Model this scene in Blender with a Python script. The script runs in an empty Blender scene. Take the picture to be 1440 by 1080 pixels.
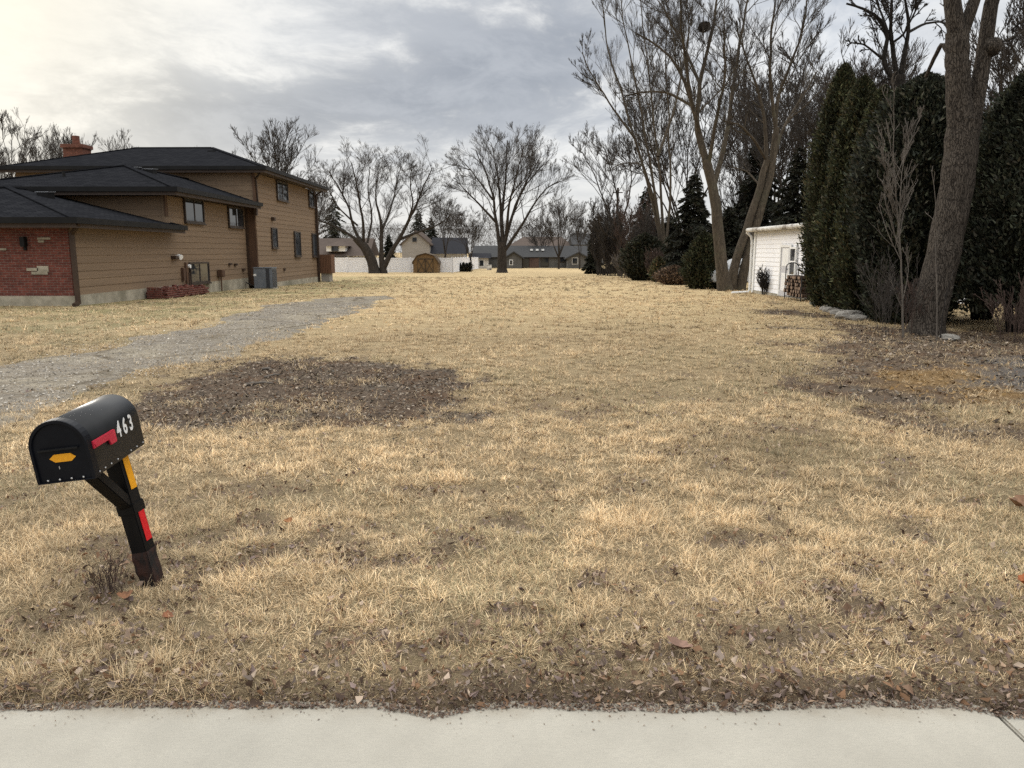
import bpy, math, random
import numpy as np
from mathutils import Matrix, Vector
from math import sin, cos, atan, pi, radians, sqrt

SC = bpy.context.scene
COL = SC.collection
rs = np.random.RandomState(7)
random.seed(5)

# ------------------------------------------------------------------ camera constants
CF = 1080.0                      # focal length in photo pixels (photo is 1440 wide)
PITCH = atan(187 / 1080.0)
EYE = 1.6


def P(u, v, y):
    """world point seen at photo pixel (u, v) and standing at distance y"""
    a = (u - 720) / CF
    b = (540 - v) / CF
    d = np.array([a, cos(PITCH) + b * sin(PITCH), -sin(PITCH) + b * cos(PITCH)])
    return d * (y / d[1]) + np.array([0, 0, EYE])


def slope(y):
    y = np.asarray(y, float)
    return np.where(y < 22, 0.0, np.where(y < 95, -0.0131 * (y - 22), -0.956 - 0.006 * np.minimum(y - 95, 60)))


def G(u, v):
    """ground point seen at photo pixel (u, v)"""
    a = (u - 720) / CF
    b = (540 - v) / CF
    d = np.array([a, cos(PITCH) + b * sin(PITCH), -sin(PITCH) + b * cos(PITCH)])
    z = 0.0
    for _ in range(40):
        p = d * ((z - EYE) / d[2]) + np.array([0, 0, EYE])
        z = 0.5 * z + 0.5 * float(slope(p[1]))
    return p


# ------------------------------------------------------------------ numpy noise
def vnoise(x, y, seed=0):
    x = np.asarray(x, float); y = np.asarray(y, float)
    xi = np.floor(x).astype(np.int64); yi = np.floor(y).astype(np.int64)
    fx = x - xi; fy = y - yi
    fx = fx * fx * (3 - 2 * fx); fy = fy * fy * (3 - 2 * fy)

    def h(i, j):
        n = (i * 374761393 + j * 668265263 + seed * 974634777) & 0xffffffff
        n = ((n ^ (n >> 13)) * 1274126177) & 0xffffffff
        return ((n ^ (n >> 16)) & 0xffff) / 65535.0
    a = h(xi, yi); b = h(xi + 1, yi); c = h(xi, yi + 1); d = h(xi + 1, yi + 1)
    return a + (b - a) * fx + (c - a) * fy + (a - b - c + d) * fx * fy


def fbm(x, y, seed=0, oct=4):
    s = 0; a = .5; t = 0
    for o in range(oct):
        s = s + a * vnoise(x * 2 ** o, y * 2 ** o, seed + o * 17); t += a; a *= .5
    return s / t


def sstep(a, b, x):
    t = np.clip((x - a) / (b - a), 0, 1)
    return t * t * (3 - 2 * t)


def sdpoly(px, py, poly):
    """signed distance, negative inside"""
    poly = np.array(poly)[:, :2]
    d = np.full(np.shape(px), 1e9); ins = np.zeros(np.shape(px), bool)
    n = len(poly)
    for i in range(n):
        ax, ay = poly[i]; bx, by = poly[(i + 1) % n]
        ex, ey = bx - ax, by - ay
        t = np.clip(((px - ax) * ex + (py - ay) * ey) / (ex * ex + ey * ey + 1e-9), 0, 1)
        d = np.minimum(d, np.hypot(px - ax - t * ex, py - ay - t * ey))
        c = ((ay > py) != (by > py)) & (px < (bx - ax) * (py - ay) / (by - ay + 1e-12) + ax)
        ins ^= c
    return np.where(ins, -d, d)


# ------------------------------------------------------------------ ground fields
MULCH = [G(*q) for q in [(205, 566), (265, 535), (330, 512), (390, 503), (470, 506), (560, 512), (620, 522), (655, 540),
                         (668, 570), (660, 596), (600, 604), (480, 596), (380, 597), (250, 604), (170, 600), (110, 590), (150, 575)]]
MULCH_R = [G(*q) for q in [(1075, 424), (1120, 428), (1210, 452), (1300, 462), (1440, 470), (1900, 480), (1900, 640),
                           (1440, 606), (1360, 592), (1260, 574), (1170, 556), (1120, 530), (1170, 505), (1110, 490), (1140, 470), (1150, 450), (1060, 440)]]
GRAVEL_R = [G(*q) for q in [(1360, 515), (1440, 505), (1700, 505), (1700, 560), (1440, 548), (1375, 545)]]
OCHRE = [G(*q) for q in [(1255, 520), (1370, 515), (1380, 548), (1450, 556), (1450, 585), (1350, 565), (1270, 548)]]
DL = [G(*q) for q in [(0, 517), (110, 492), (235, 465), (320, 450), (380, 429), (450, 420), (548, 416)]]
DR = [G(*q) for q in [(0, 592), (150, 546), (240, 521), (350, 490), (430, 463), (485, 446), (552, 419)]]
DL = [np.array([-9.2, -1, 0.]), np.array([-8.7, 4, 0.]), np.array([-8.1, 7.5, 0.])] + DL
DR = [np.array([-6.3, -1, 0.]), np.array([-6.0, 2.5, 0.]), np.array([-5.6, 5., 0.])] + DR
DRIVE = DL + DR[::-1]
WALK = 2.49


def edge_y(x):
    return WALK + .035 * (fbm(x * 1.7, x * 0, 3, 3) - .5) + .035 * (fbm(x * 7, x * 0, 9, 3) - .5) \
        - .055 * np.exp(-((x + .27) / .12) ** 2) - .015 * np.exp(-((x - .9) / .5) ** 2) + .015 * np.exp(-((x - 1.2) / .3) ** 2) - .05 * sstep(1.55, 1.75, x)


def gz(x, y):
    x = np.asarray(x, float); y = np.asarray(y, float)
    z = slope(y)
    near = np.exp(-np.maximum(y - 3, 0) / 18)
    dr = sstep(-.25, .3, sdpoly(x, y, DRIVE))
    z = z + dr * near * (.05 * (fbm(x * .8, y * .8, 21, 3) - .5) + .035 * (fbm(x * 4, y * 4, 31, 2) - .5)) - .004 * (1 - dr)
    lip = sstep(-.10, .12, y - edge_y(x))
    z = z * sstep(2.3, 2.8, y) + (-.07 + .098 * lip) * (1 - sstep(2.7, 4.5, y)) + .0 * x
    z = z + .012 * (fbm(x * 14, y * 14, 5, 2) - .5) * sstep(2.5, 2.62, y) * (y < 9)
    return z


def masks(x, y):
    n1 = fbm(x * 1.1, y * 1.1, 40, 4); n2 = fbm(x * 3.3, y * 3.3, 50, 3)
    m = sdpoly(x, y, MULCH) + (n2 - .5) * 1.5 + (n1 - .5) * .8
    m = 1 - sstep(-.35, .5, m)
    mr = sdpoly(x, y, MULCH_R) + (n1 - .5) * 3.6 + (n2 - .5) * 1.6
    mr = (1 - sstep(-1.3, .9, mr)) * .92
    mulch = np.maximum(m, mr)
    # scruffy bare patches and litter hollows
    p = fbm(x * .9 + 3, y * .9, 61, 4) * .6 + fbm(x * 3.1, y * 3.1, 67, 3) * .4
    bare = sstep(.60, .76, p + .22 * (fbm(x * 9, y * 9, 69, 3) - .5)) * .75
    front = (1 - sstep(2.55, 3.2, y - .25 * np.clip(x, -1, 2.2) * sstep(0, .8, x))) * sstep(-3.2, .9, x + 1.2 * (p - .5))
    strip = (1 - sstep(2.52, 2.78, y + .14 * (fbm(x * 2.5, x * 0, 71, 3) - .5))) * (.40 + .60 * sstep(-1.2, .1, x))
    rim = np.clip(np.maximum(front * (.48 + 1.5 * (fbm(x * 3.5, y * 5, 73, 4) - .42)), strip), 0, 1)
    hol = sstep(.585, .70, fbm(x * 2.6, y * 3.2, 421, 4)) * (1 - sstep(4., 8, y)) * .8
    bare = np.clip(np.maximum(np.maximum(bare * (y < 60), hol), rim), 0, 1)
    return mulch, bare


# ------------------------------------------------------------------ objects
def setp(o, label=None, cat=None, group=None, kind=None):
    if label: o['label'] = label
    if cat: o['category'] = cat
    if group: o['group'] = group
    if kind: o['kind'] = kind
    return o


def mesh(name, V, faces, mat=None, col=None, attrs=None, smooth=False):
    """V (n,3); faces: list of (m,k) int arrays"""
    me = bpy.data.meshes.new(name)
    V = np.asarray(V, np.float32)
    fs = [np.asarray(f, np.int32) for f in faces if len(f)]
    me.vertices.add(len(V)); me.vertices.foreach_set('co', V.ravel())
    nl = sum(f.size for f in fs); nf = sum(len(f) for f in fs)
    me.loops.add(nl); me.polygons.add(nf)
    me.loops.foreach_set('vertex_index', np.concatenate([f.ravel() for f in fs]))
    tot = np.concatenate([np.full(len(f), f.shape[1], np.int32) for f in fs])
    start = np.concatenate([[0], np.cumsum(tot)[:-1]]).astype(np.int32)
    me.polygons.foreach_set('loop_start', start)
    if smooth:
        me.polygons.foreach_set('use_smooth', np.ones(nf, bool))
    me.update(calc_edges=True)
    if col is not None:
        a = me.color_attributes.new('Col', 'FLOAT_COLOR', 'POINT')
        c = np.ones((len(V), 4), np.float32); c[:, :3] = col
        a.data.foreach_set('color', c.ravel())
    for k, v in (attrs or {}).items():
        a = me.attributes.new(k, 'FLOAT', 'POINT')
        a.data.foreach_set('value', np.asarray(v, np.float32).ravel())
    if mat: me.materials.append(mat)
    return me


def link(name, me, parent=None, loc=None):
    o = bpy.data.objects.new(name, me)
    COL.objects.link(o)
    if parent is not None: o.parent = parent
    if loc is not None: o.location = loc
    return o


def empty(name, loc=(0, 0, 0), label=None, cat=None, group=None, rz=0):
    o = bpy.data.objects.new(name, None)
    COL.objects.link(o); o.location = loc; o.rotation_euler = (0, 0, rz)
    o.empty_display_size = .2
    return setp(o, label, cat, group)


def copy_tree(o, parent=None):
    c = o.copy(); COL.objects.link(c)
    if parent is not None: c.parent = parent
    for ch in list(o.children): copy_tree(ch, c)
    return c


class MB:
    """small mesh builder"""
    def __init__(s): s.v = []; s.f = []

    def add(s, verts, faces):
        b = len(s.v); s.v += [tuple(map(float, p)) for p in verts]
        s.f += [tuple(b + i for i in f) for f in faces]; return s

    def box(s, x0, x1, y0, y1, z0, z1):
        return s.add([(x0, y0, z0), (x1, y0, z0), (x1, y1, z0), (x0, y1, z0), (x0, y0, z1), (x1, y0, z1), (x1, y1, z1), (x0, y1, z1)],
                     [(0, 3, 2, 1), (4, 5, 6, 7), (0, 1, 5, 4), (1, 2, 6, 5), (2, 3, 7, 6), (3, 0, 4, 7)])

    def bar(s, a, b, w, h, up=(0, 0, 1)):
        a = Vector(a); b = Vector(b); t = (b - a).normalized(); u = Vector(up)
        side = t.cross(u)
        if side.length < 1e-4: side = t.cross(Vector((0, 1, 0)))
        side.normalize(); u = side.cross(t)
        q = []
        for p in (a, b):
            for i, j in ((-1, -1), (1, -1), (1, 1), (-1, 1)): q.append(p + side * (i * w / 2) + u * (j * h / 2))
        return s.add(q, [(0, 1, 2, 3), (7, 6, 5, 4), (0, 4, 5, 1), (1, 5, 6, 2), (2, 6, 7, 3), (3, 7, 4, 0)])

    def prism(s, pts, off):
        n = len(pts); off = Vector(off); q = [Vector(p) for p in pts] + [Vector(p) + off for p in pts]
        return s.add(q, [tuple(range(n))[::-1], tuple(range(n, 2 * n))] + [(i, (i + 1) % n, n + (i + 1) % n, n + i) for i in range(n)])

    def tube(s, pts, r, n=8):
        pts = [Vector(p) for p in pts]; rr = r if isinstance(r, (list, tuple)) else [r] * len(pts)
        b = len(s.v); vs = []; fs = []
        for i, p in enumerate(pts):
            t = (pts[min(i + 1, len(pts) - 1)] - pts[max(i - 1, 0)]).normalized()
            u = t.cross(Vector((.31, .17, .93)))
            if u.length < .05: u = t.cross(Vector((1, 0, 0)))
            u.normalize(); w = t.cross(u)
            for k in range(n):
                a = 2 * pi * k / n; vs.append(p + u * (cos(a) * rr[i]) + w * (sin(a) * rr[i]))
        for i in range(len(pts) - 1):
            for k in range(n):
                fs.append((i * n + k, i * n + (k + 1) % n, (i + 1) * n + (k + 1) % n, (i + 1) * n + k))
        fs.append(tuple(range(n))[::-1]); fs.append(tuple(range((len(pts) - 1) * n, len(pts) * n)))
        return s.add(vs, fs)

    def build(s, name, mat, parent=None, smooth=False, bevel=0, loc=None):
        me = bpy.data.meshes.new(name); me.from_pydata(s.v, [], s.f); me.update()
        import bmesh
        bm = bmesh.new(); bm.from_mesh(me); bmesh.ops.recalc_face_normals(bm, faces=bm.faces)
        if bevel: bmesh.ops.bevel(bm, geom=bm.edges[:], offset=bevel, segments=2, affect='EDGES', clamp_overlap=True)
        bm.to_mesh(me); bm.free()
        if smooth:
            for p in me.polygons: p.use_smooth = True
        me.materials.append(mat)
        return link(name, me, parent, loc)


# ------------------------------------------------------------------ materials
class NT:
    def __init__(s, tree): s.t = tree

    def n(s, typ, **kw):
        nd = s.t.nodes.new(typ); ins = kw.pop('ins', {})
        for k, v in kw.items(): setattr(nd, k, v)
        for k, v in ins.items():
            sk = nd.inputs[k]
            if isinstance(v, bpy.types.NodeSocket): s.t.links.new(v, sk)
            else: sk.default_value = v
        return nd

    def math(s, op, a, b=0.0, c=0.0, clamp=False):
        return s.n('ShaderNodeMath', operation=op, use_clamp=clamp, ins={0: a, 1: b, 2: c}).outputs[0]

    def mix(s, f, a, b, mode='MIX'):
        nd = s.n('ShaderNodeMix', data_type='RGBA', blend_type=mode, ins={0: f})
        for k, v in ((6, a), (7, b)):
            if isinstance(v, bpy.types.NodeSocket): s.t.links.new(v, nd.inputs[k])
            else: nd.inputs[k].default_value = (*v[:3], 1)
        return nd.outputs[2]

    def noise(s, vec, scale, detail=4, rough=.55, dist=0, dims='3D'):
        return s.n('ShaderNodeTexNoise', noise_dimensions=dims, ins={'Vector': vec, 'Scale': scale, 'Detail': detail, 'Roughness': rough, 'Distortion': dist}).outputs['Fac']

    def ramp(s, f, a, b):
        return s.n('ShaderNodeMapRange', interpolation_type='SMOOTHSTEP', ins={0: f, 1: a, 2: b, 3: 0., 4: 1.}).outputs[0]

    def mapping(s, vec, sc=(1, 1, 1), loc=(0, 0, 0), rot=(0, 0, 0)):
        return s.n('ShaderNodeMapping', ins={'Vector': vec, 'Scale': sc, 'Location': loc, 'Rotation': rot}).outputs[0]

    def bump(s, h, strength=.3, dist=.01):
        return s.n('ShaderNodeBump', ins={'Height': h, 'Strength': strength, 'Distance': dist}).outputs[0]


def newmat(name):
    m = bpy.data.materials.new(name); m.use_nodes = True
    t = NT(m.node_tree)
    b = m.node_tree.nodes['Principled BSDF']
    b.inputs['Specular IOR Level'].default_value = .3
    return m, t, b


def setbsdf(t, b, col=None, rough=None, normal=None):
    for k, v in (('Base Color', col), ('Roughness', rough), ('Normal', normal)):
        if v is None: continue
        if isinstance(v, bpy.types.NodeSocket): t.t.links.new(v, b.inputs[k])
        else: b.inputs[k].default_value = (*v[:3], 1) if k == 'Base Color' else v


def noisy(name, c1, c2, scale=5, rough=.8, stretch=(1, 1, 1), bump=.2, bd=.01, fine=None, spec=.3, c3=None, metal=0, lo=.35, hi=.65, famp=.35):
    m, t, b = newmat(name)
    co = t.n('ShaderNodeTexCoord').outputs['Object']
    v = t.mapping(co, stretch)
    n = t.noise(v, scale, 6, .6)
    col = t.mix(t.ramp(n, lo, hi), c1, c2)
    if c3 is not None:
        col = t.mix(t.ramp(t.noise(v, scale * .31, 3), .52, .7), col, c3)
    nf = t.noise(v, fine or scale * 6, 4, .65)
    col = t.mix(t.math('MULTIPLY', t.ramp(nf, .3, .7), famp), col, t.mix(.5, col, (0, 0, 0)))
    setbsdf(t, b, col, rough, t.bump(nf, bump, bd) if bump else None)
    b.inputs['Specular IOR Level'].default_value = spec
    b.inputs['Metallic'].default_value = metal
    return m


def attrmat(name, rough=.8, transl=0, spec=.2, nscale=0, namp=.4):
    m, t, b = newmat(name)
    c = t.n('ShaderNodeAttribute', attribute_name='Col').outputs['Color']
    if nscale:
        co = t.n('ShaderNodeTexCoord').outputs['Object']
        c = t.mix(t.math('MULTIPLY', t.ramp(t.noise(co, nscale, 3), .3, .7), namp), c, t.mix(.75, c, (0, 0, 0)))
    setbsdf(t, b, c, rough); b.inputs['Specular IOR Level'].default_value = spec
    if transl:
        tr = t.n('ShaderNodeBsdfTranslucent', ins={'Color': c})
        mx = t.n('ShaderNodeMixShader', ins={0: transl, 1: b.outputs[0], 2: tr.outputs[0]})
        out = [n for n in m.node_tree.nodes if n.type == 'OUTPUT_MATERIAL'][0]
        m.node_tree.links.new(mx.outputs[0], out.inputs[0])
    return m


M = {}
M['grass'] = attrmat('dry grass', .75, .3, .15)
M['leaf'] = attrmat('dead leaf', .8, .1, .15)
M['chip'] = attrmat('wood chip', .9, 0, .1)
M['needle'] = attrmat('evergreen foliage', .7, .12, .2)
M['stone'] = noisy('rough stone', (.30, .28, .25), (.20, .185, .16), 6, .9, bump=.6, bd=.02)
M['concrete_base'] = noisy('foundation concrete', (.40, .36, .28), (.28, .25, .19), 2, .9, c3=(.2, .18, .13))
M['siding'] = noisy('brown lap siding', (.205, .139, .087), (.178, .121, .076), 1.3, .65, (1, .15, 6), bump=.08, bd=.004, c3=(.225, .155, .098), famp=.18)
M['trim'] = noisy('dark brown trim', (.055, .032, .02), (.04, .024, .016), 3, .55)
M['brown_wood'] = noisy('brown painted wood', (.10, .055, .032), (.075, .04, .024), 3, .7, (1, 1, .2))
M['gutter'] = noisy('black gutter', (.009, .0088, .009), (.013, .0125, .0125), 2, .5, spec=.12)
M['fascia'] = noisy('brown fascia', (.05, .034, .027), (.065, .045, .035), 2, .6)
M['vinyl'] = noisy('white vinyl', (.84, .84, .85), (.80, .80, .82), 1.2, .5, bump=0, famp=.05)
M['white_paint'] = noisy('white paint', (.80, .80, .79), (.72, .72, .70), 2, .45, bump=.02, famp=.1)
M['door_white'] = noisy('door white', (.52, .52, .54), (.49, .49, .51), 2, .4, bump=.04)
M['old_white'] = noisy('dirty white gutter', (.70, .69, .66), (.45, .42, .36), 3, .5, (1, 1, 1), c3=(.12, .09, .07))
M['window_frame'] = noisy('brown window frame', (.035, .025, .02), (.05, .035, .028), 3, .45)
M['steel'] = noisy('galvanised steel', (.45, .46, .48), (.36, .37, .39), 4, .4, metal=.6)
M['ac_grey'] = noisy('grey enamel', (.16, .175, .20), (.13, .145, .165), 3, .45)
M['ac_dark'] = noisy('dark louvre', (.03, .033, .04), (.045, .048, .055), 6, .5)
M['black_paint'] = noisy('black mailbox paint', (.006, .0065, .0075), (.010, .0105, .012), 9, .33, bump=.015, bd=.002, fine=120, spec=.28)
M['black_door'] = noisy('black door paint', (.003, .0035, .006), (.005, .006, .009), 9, .42, bump=.05, bd=.002, fine=200, spec=.15)
M['black_post'] = noisy('black post paint', (.004, .004, .0045), (.008, .0075, .0075), 14, .5, (1, 1, .2), bump=.15, bd=.003, spec=.15)
M['rust'] = noisy('rusty scuffed post foot', (.008, .0075, .0075), (.045, .018, .012), 22, .8, (1, 1, .4), bump=.7, bd=.01)
M['flag_red'] = noisy('red flag plastic', (.42, .02, .045), (.52, .035, .06), 12, .4, bump=.05)
M['sticker_yellow'] = noisy('yellow reflector', (.78, .36, .015), (.70, .30, .012), 90, .35, bump=.1, bd=.001)
M['sticker_red'] = noisy('red reflector', (.62, .012, .02), (.5, .008, .015), 90, .35, bump=.1, bd=.001)
M['digit'] = noisy('white vinyl digit', (.75, .75, .74), (.6, .6, .59), 40, .5, bump=0.02)
M['rivet'] = noisy('rivet metal', (.6, .6, .6), (.5, .5, .5), 40, .35, metal=.8)
M['barnwood'] = noisy('tan shed boards', (.20, .125, .055), (.15, .09, .04), 4, .85, (6, 6, .5))
M['barnroof'] = noisy('brown shed roof', (.075, .05, .03), (.1, .07, .04), 5, .9)
M['tan_wall'] = noisy('pale tan siding', (.30, .275, .245), (.25, .23, .205), 2, .8, (.2, .2, 3), famp=.12)
M['greyhouse'] = noisy('grey house wall', (.115, .112, .105), (.09, .088, .083), 1, .85, famp=.12)
M['redbrown'] = noisy('brick brown panel', (.11, .07, .055), (.08, .05, .04), 1, .85)
M['palehouse'] = noisy('pale house wall', (.55, .53, .5), (.45, .43, .4), 2, .8, famp=.12)
M['nest'] = noisy('nest sticks', (.02, .015, .012), (.045, .033, .025), 12, .95)
M['polewood'] = noisy('weathered pole', (.07, .057, .046), (.045, .036, .03), 4, .9, (3, 3, .3))
M['cable'] = noisy('black cable', (.02, .02, .02), (.03, .03, .03), 3, .6)
M['tire'] = noisy('tyre rubber', (.015, .015, .016), (.022, .022, .022), 9, .8)
M['carpaint'] = noisy('silver car paint', (.48, .49, .5), (.45, .46, .47), 1, .25, bump=0, spec=.6)
M['cedar'] = noisy('cedar fence boards', (.16, .08, .045), (.11, .055, .032), 3, .8, (6, 6, .4))
M['black_iron'] = noisy('black iron', (.02, .02, .022), (.03, .03, .03), 6, .5)


def bark(name, c1, c2, scale=9, lichen=None, bd=.03, furrow=1.0):
    m, t, b = newmat(name)
    co = t.n('ShaderNodeTexCoord').outputs['Object']
    dis = t.n('ShaderNodeTexNoise', ins={'Vector': co, 'Scale': 3.0, 'Detail': 4.}).outputs['Color']
    cw = t.n('ShaderNodeVectorMath', operation='ADD', ins={0: co, 1: t.n('ShaderNodeVectorMath', operation='SCALE', ins={0: dis, 'Scale': .22}).outputs[0]}).outputs[0]
    v = t.mapping(cw, (1, 1, .16))
    n = t.noise(v, scale * 3.2, 8, .7, .2)
    n0 = t.noise(v, scale, 4, .6)
    vo = t.n('ShaderNodeTexVoronoi', feature='DISTANCE_TO_EDGE', ins={'Vector': v, 'Scale': scale * 3.4}).outputs['Distance']
    h = t.math('ADD', t.math('MULTIPLY', t.ramp(vo, 0, .16), .45 * furrow), n)
    col = t.mix(t.ramp(h, .4, .4 + .45 * furrow + .3), c1, c2)
    col = t.mix(t.math('MULTIPLY', t.ramp(n0, .4, .7), .5), col, c1)
    if lichen: col = t.mix(t.math('MULTIPLY', t.ramp(t.noise(co, 1.3, 3), .5, .75), .6), col, lichen)
    setbsdf(t, b, col, .95, t.bump(h, .9, bd)); b.inputs['Specular IOR Level'].default_value = .1
    return m


M['bark_grey'] = bark('grey furrowed bark', (.022, .018, .015), (.105, .088, .072))
M['bark_brown'] = bark('brown tree bark', (.046, .037, .028), (.118, .096, .071), 5, (.085, .08, .052), .015, .25)
M['bark_dark'] = bark('dark wet bark', (.012, .0105, .0095), (.035, .03, .026), 5)
M['bark_far'] = bark('far tree bark', (.028, .023, .019), (.06, .05, .042), 3)
M['twig'] = noisy('bare twigs', (.036, .030, .026), (.05, .041, .034), 1.5, .9, bump=0)
M['twig_dark'] = noisy('dark bare twigs', (.018, .015, .013), (.028, .023, .02), 1.5, .9, bump=0)
M['twig_grey'] = noisy('grey bare twigs', (.135, .115, .095), (.09, .077, .065), 1.5, .9, bump=0)
M['twig_red'] = noisy('reddish bare twigs', (.075, .048, .038), (.055, .038, .03), 1.5, .9, bump=0)


def brickmat(name, plane='xz', a=(.175, .055, .040), b_=(.10, .033, .027), mortar=(.20, .165, .14), s=1.0):
    m, t, b = newmat(name)
    co = t.n('ShaderNodeTexCoord').outputs['Object']
    sp = t.n('ShaderNodeSeparateXYZ', ins={0: co})
    uu = t.math('ADD', sp.outputs['X'], sp.outputs['Y'])
    v = t.n('ShaderNodeCombineXYZ', ins={0: uu, 1: sp.outputs['Z']}).outputs[0]
    br = t.n('ShaderNodeTexBrick', ins={'Vector': v, 'Color1': (*a, 1), 'Color2': (*b_, 1), 'Mortar': (*mortar, 1), 'Scale': s,
                                       'Mortar Size': .006, 'Mortar Smooth': .3, 'Bias': -.1, 'Brick Width': .215, 'Row Height': .075})
    n = t.noise(co, 7, 4); c = t.mix(t.ramp(n, .3, .7), br.outputs['Color'], t.mix(.45, br.outputs['Color'], (.05, .02, .015)))
    n2 = t.noise(co, 60, 3)
    h = t.math('ADD', t.math('MULTIPLY', br.outputs['Fac'], -1.), t.math('MULTIPLY', n2, .3))
    setbsdf(t, b, c, .9, t.bump(h, .6, .012)); b.inputs['Specular IOR Level'].default_value = .15
    return m


M['brick'] = brickmat('red brick')
M['chimney_brick'] = brickmat('chimney brick', a=(.19, .075, .05), b_=(.13, .05, .035), mortar=(.13, .09, .07))


def roofmat(name, a, b_, gap):
    m, t, b = newmat(name)
    co = t.n('ShaderNodeTexCoord').outputs['Object']
    sp = t.n('ShaderNodeSeparateXYZ', ins={0: co})
    uu = t.math('ADD', sp.outputs['X'], t.math('MULTIPLY', sp.outputs['Y'], 1.01))
    v = t.n('ShaderNodeCombineXYZ', ins={0: uu, 1: t.math('MULTIPLY', sp.outputs['Z'], 3.4)}).outputs[0]
    br = t.n('ShaderNodeTexBrick', ins={'Vector': v, 'Color1': (*a, 1), 'Color2': (*b_, 1), 'Mortar': (*gap, 1), 'Scale': 1.,
                                       'Mortar Size': .012, 'Mortar Smooth': .4, 'Bias': 0., 'Brick Width': .33, 'Row Height': .15})
    n = t.noise(co, 2.2, 6, .65); n2 = t.noise(co, 45, 3)
    c = t.mix(t.math('MULTIPLY', t.ramp(n, .35, .7), .45), br.outputs['Color'], b_)
    c = t.mix(t.math('MULTIPLY', t.ramp(n2, .4, .7), .45), c, t.mix(.25, c, (.07, .07, .075)))
    setbsdf(t, b, c, .95, t.bump(t.math('ADD', n2, br.outputs['Fac']), .5, .01)); b.inputs['Specular IOR Level'].default_value = .0
    return m


M['shingle'] = roofmat('dark shingles', (.021, .0215, .024), (.012, .0125, .0145), (.004, .004, .005))
M['shingle_brown'] = roofmat('brown shingles', (.12, .095, .08), (.09, .072, .062), (.05, .04, .035))
M['shingle_grey'] = roofmat('grey shingles', (.075, .074, .074), (.06, .06, .06), (.03, .03, .03))
M['shingle_blue'] = roofmat('slate dark shingles', (.040, .040, .044), (.032, .032, .036), (.02, .02, .022))


def glass(name, tint=(.015, .017, .02)):
    m, t, b = newmat(name)
    co = t.n('ShaderNodeTexCoord').outputs['Object']
    n = t.noise(co, 1.7, 2)
    setbsdf(t, b, t.mix(n, tint, (tint[0] * 2.2, tint[1] * 2.2, tint[2] * 2.2)), .03, t.bump(t.noise(co, 2.5, 1), .06, .02))
    b.inputs['Specular IOR Level'].default_value = .5
    return m


M['pane'] = glass('window glass')

# concrete
m, t, b = newmat('sidewalk concrete')
co = t.n('ShaderNodeTexCoord').outputs['Object']
n1 = t.noise(co, 2.2, 5, .6); n2 = t.noise(t.mapping(co, (1, 4, 1)), 35, 4, .6); n3 = t.noise(co, 260, 3, .7)
sp = t.n('ShaderNodeTexVoronoi', ins={'Vector': co, 'Scale': 190.}).outputs['Distance']
spm = t.math('MULTIPLY', t.math('LESS_THAN', sp, .22), t.math('GREATER_THAN', t.noise(co, 23, 2), .52))
c = t.mix(t.ramp(n1, .3, .7), (.38, .355, .30), (.315, .294, .248))
c = t.mix(t.math('MULTIPLY', t.ramp(n2, .35, .7), .3), c, (.25, .24, .21))
c = t.mix(t.math('MULTIPLY', t.ramp(n3, .35, .75), .5), c, (.18, .173, .155))
c = t.mix(t.math('MULTIPLY', spm, .5), c, (.22, .2, .16))
ys = t.n('ShaderNodeSeparateXYZ', ins={0: co}).outputs['Y']
st = t.math('MULTIPLY', t.n('ShaderNodeMapRange', interpolation_type='SMOOTHSTEP', ins={0: t.math('ADD', ys, t.math('MULTIPLY', t.noise(co, 5, 5, .65), .22)), 1: 2.50, 2: 2.66, 3: 0., 4: 1.}).outputs[0], .5)
c = t.mix(st, c, (.19, .155, .11))
setbsdf(t, b, c, .92, t.bump(t.math('ADD', n3, t.math('MULTIPLY', n2, .8)), .35, .004)); b.inputs['Specular IOR Level'].default_value = .15
M['sidewalk'] = m

# ground
m, t, b = newmat('dry lawn soil')
co = t.n('ShaderNodeTexCoord').outputs['Object']
A = lambda k: t.n('ShaderNodeAttribute', attribute_name=k).outputs['Fac']
n1 = t.noise(co, .35, 5, .6); n2 = t.noise(co, 1.6, 5, .62); n3 = t.noise(t.mapping(co, (1, .6, 1)), 14, 5, .7); n4 = t.noise(t.mapping(co, (1, 1, 1), rot=(0, 0, .4)), 95, 5, .75, 1.5)
straw = t.mix(t.ramp(n2, .35, .68), (.50, .385, .215), (.41, .30, .16))
straw = t.mix(t.math('MULTIPLY', t.ramp(n1, .5, .7), .55), straw, (.33, .235, .125))
straw = t.mix(t.math('MULTIPLY', t.ramp(n3, .48, .72), .5), straw, (.19, .135, .07))
straw = t.mix(t.math('MULTIPLY', t.ramp(n4, .45, .7), .45), straw, (.12, .085, .045))
straw = t.mix(t.math('MULTIPLY', A('green'), t.ramp(t.noise(co, .6, 5, .65), .38, .62)), straw, (.20, .18, .085))
straw = t.mix(t.math('MULTIPLY', A('thatch_shade'), .75), straw, t.mix(t.ramp(n4, .38, .62), (.05, .038, .025), (.29, .22, .135)))  # thatch painted darker up close, standing in for shade between the blades
soil = t.mix(t.ramp(n3, .35, .65), (.07, .05, .036), (.125, .09, .062))
soil = t.mix(t.ramp(n4, .5, .75), soil, (.19, .145, .105))
soil = t.mix(t.math('MULTIPLY', t.ramp(n2, .45, .7), .5), soil, (.11, .055, .025))
soil = t.mix(t.math('MULTIPLY', t.ramp(t.noise(co, .9, 5, .65), .48, .66), .45), soil, t.mix(n4, (.075, .066, .052), (.19, .165, .13)))
soil = t.mix(t.math('MULTIPLY', A('ochre'), .85), soil, t.mix(n4, (.30, .19, .07), (.16, .09, .035)))
soil = t.mix(t.math('MULTIPLY', A('greystone'), .9), soil, t.mix(n4, (.15, .145, .14), (.05, .05, .05)))
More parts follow.
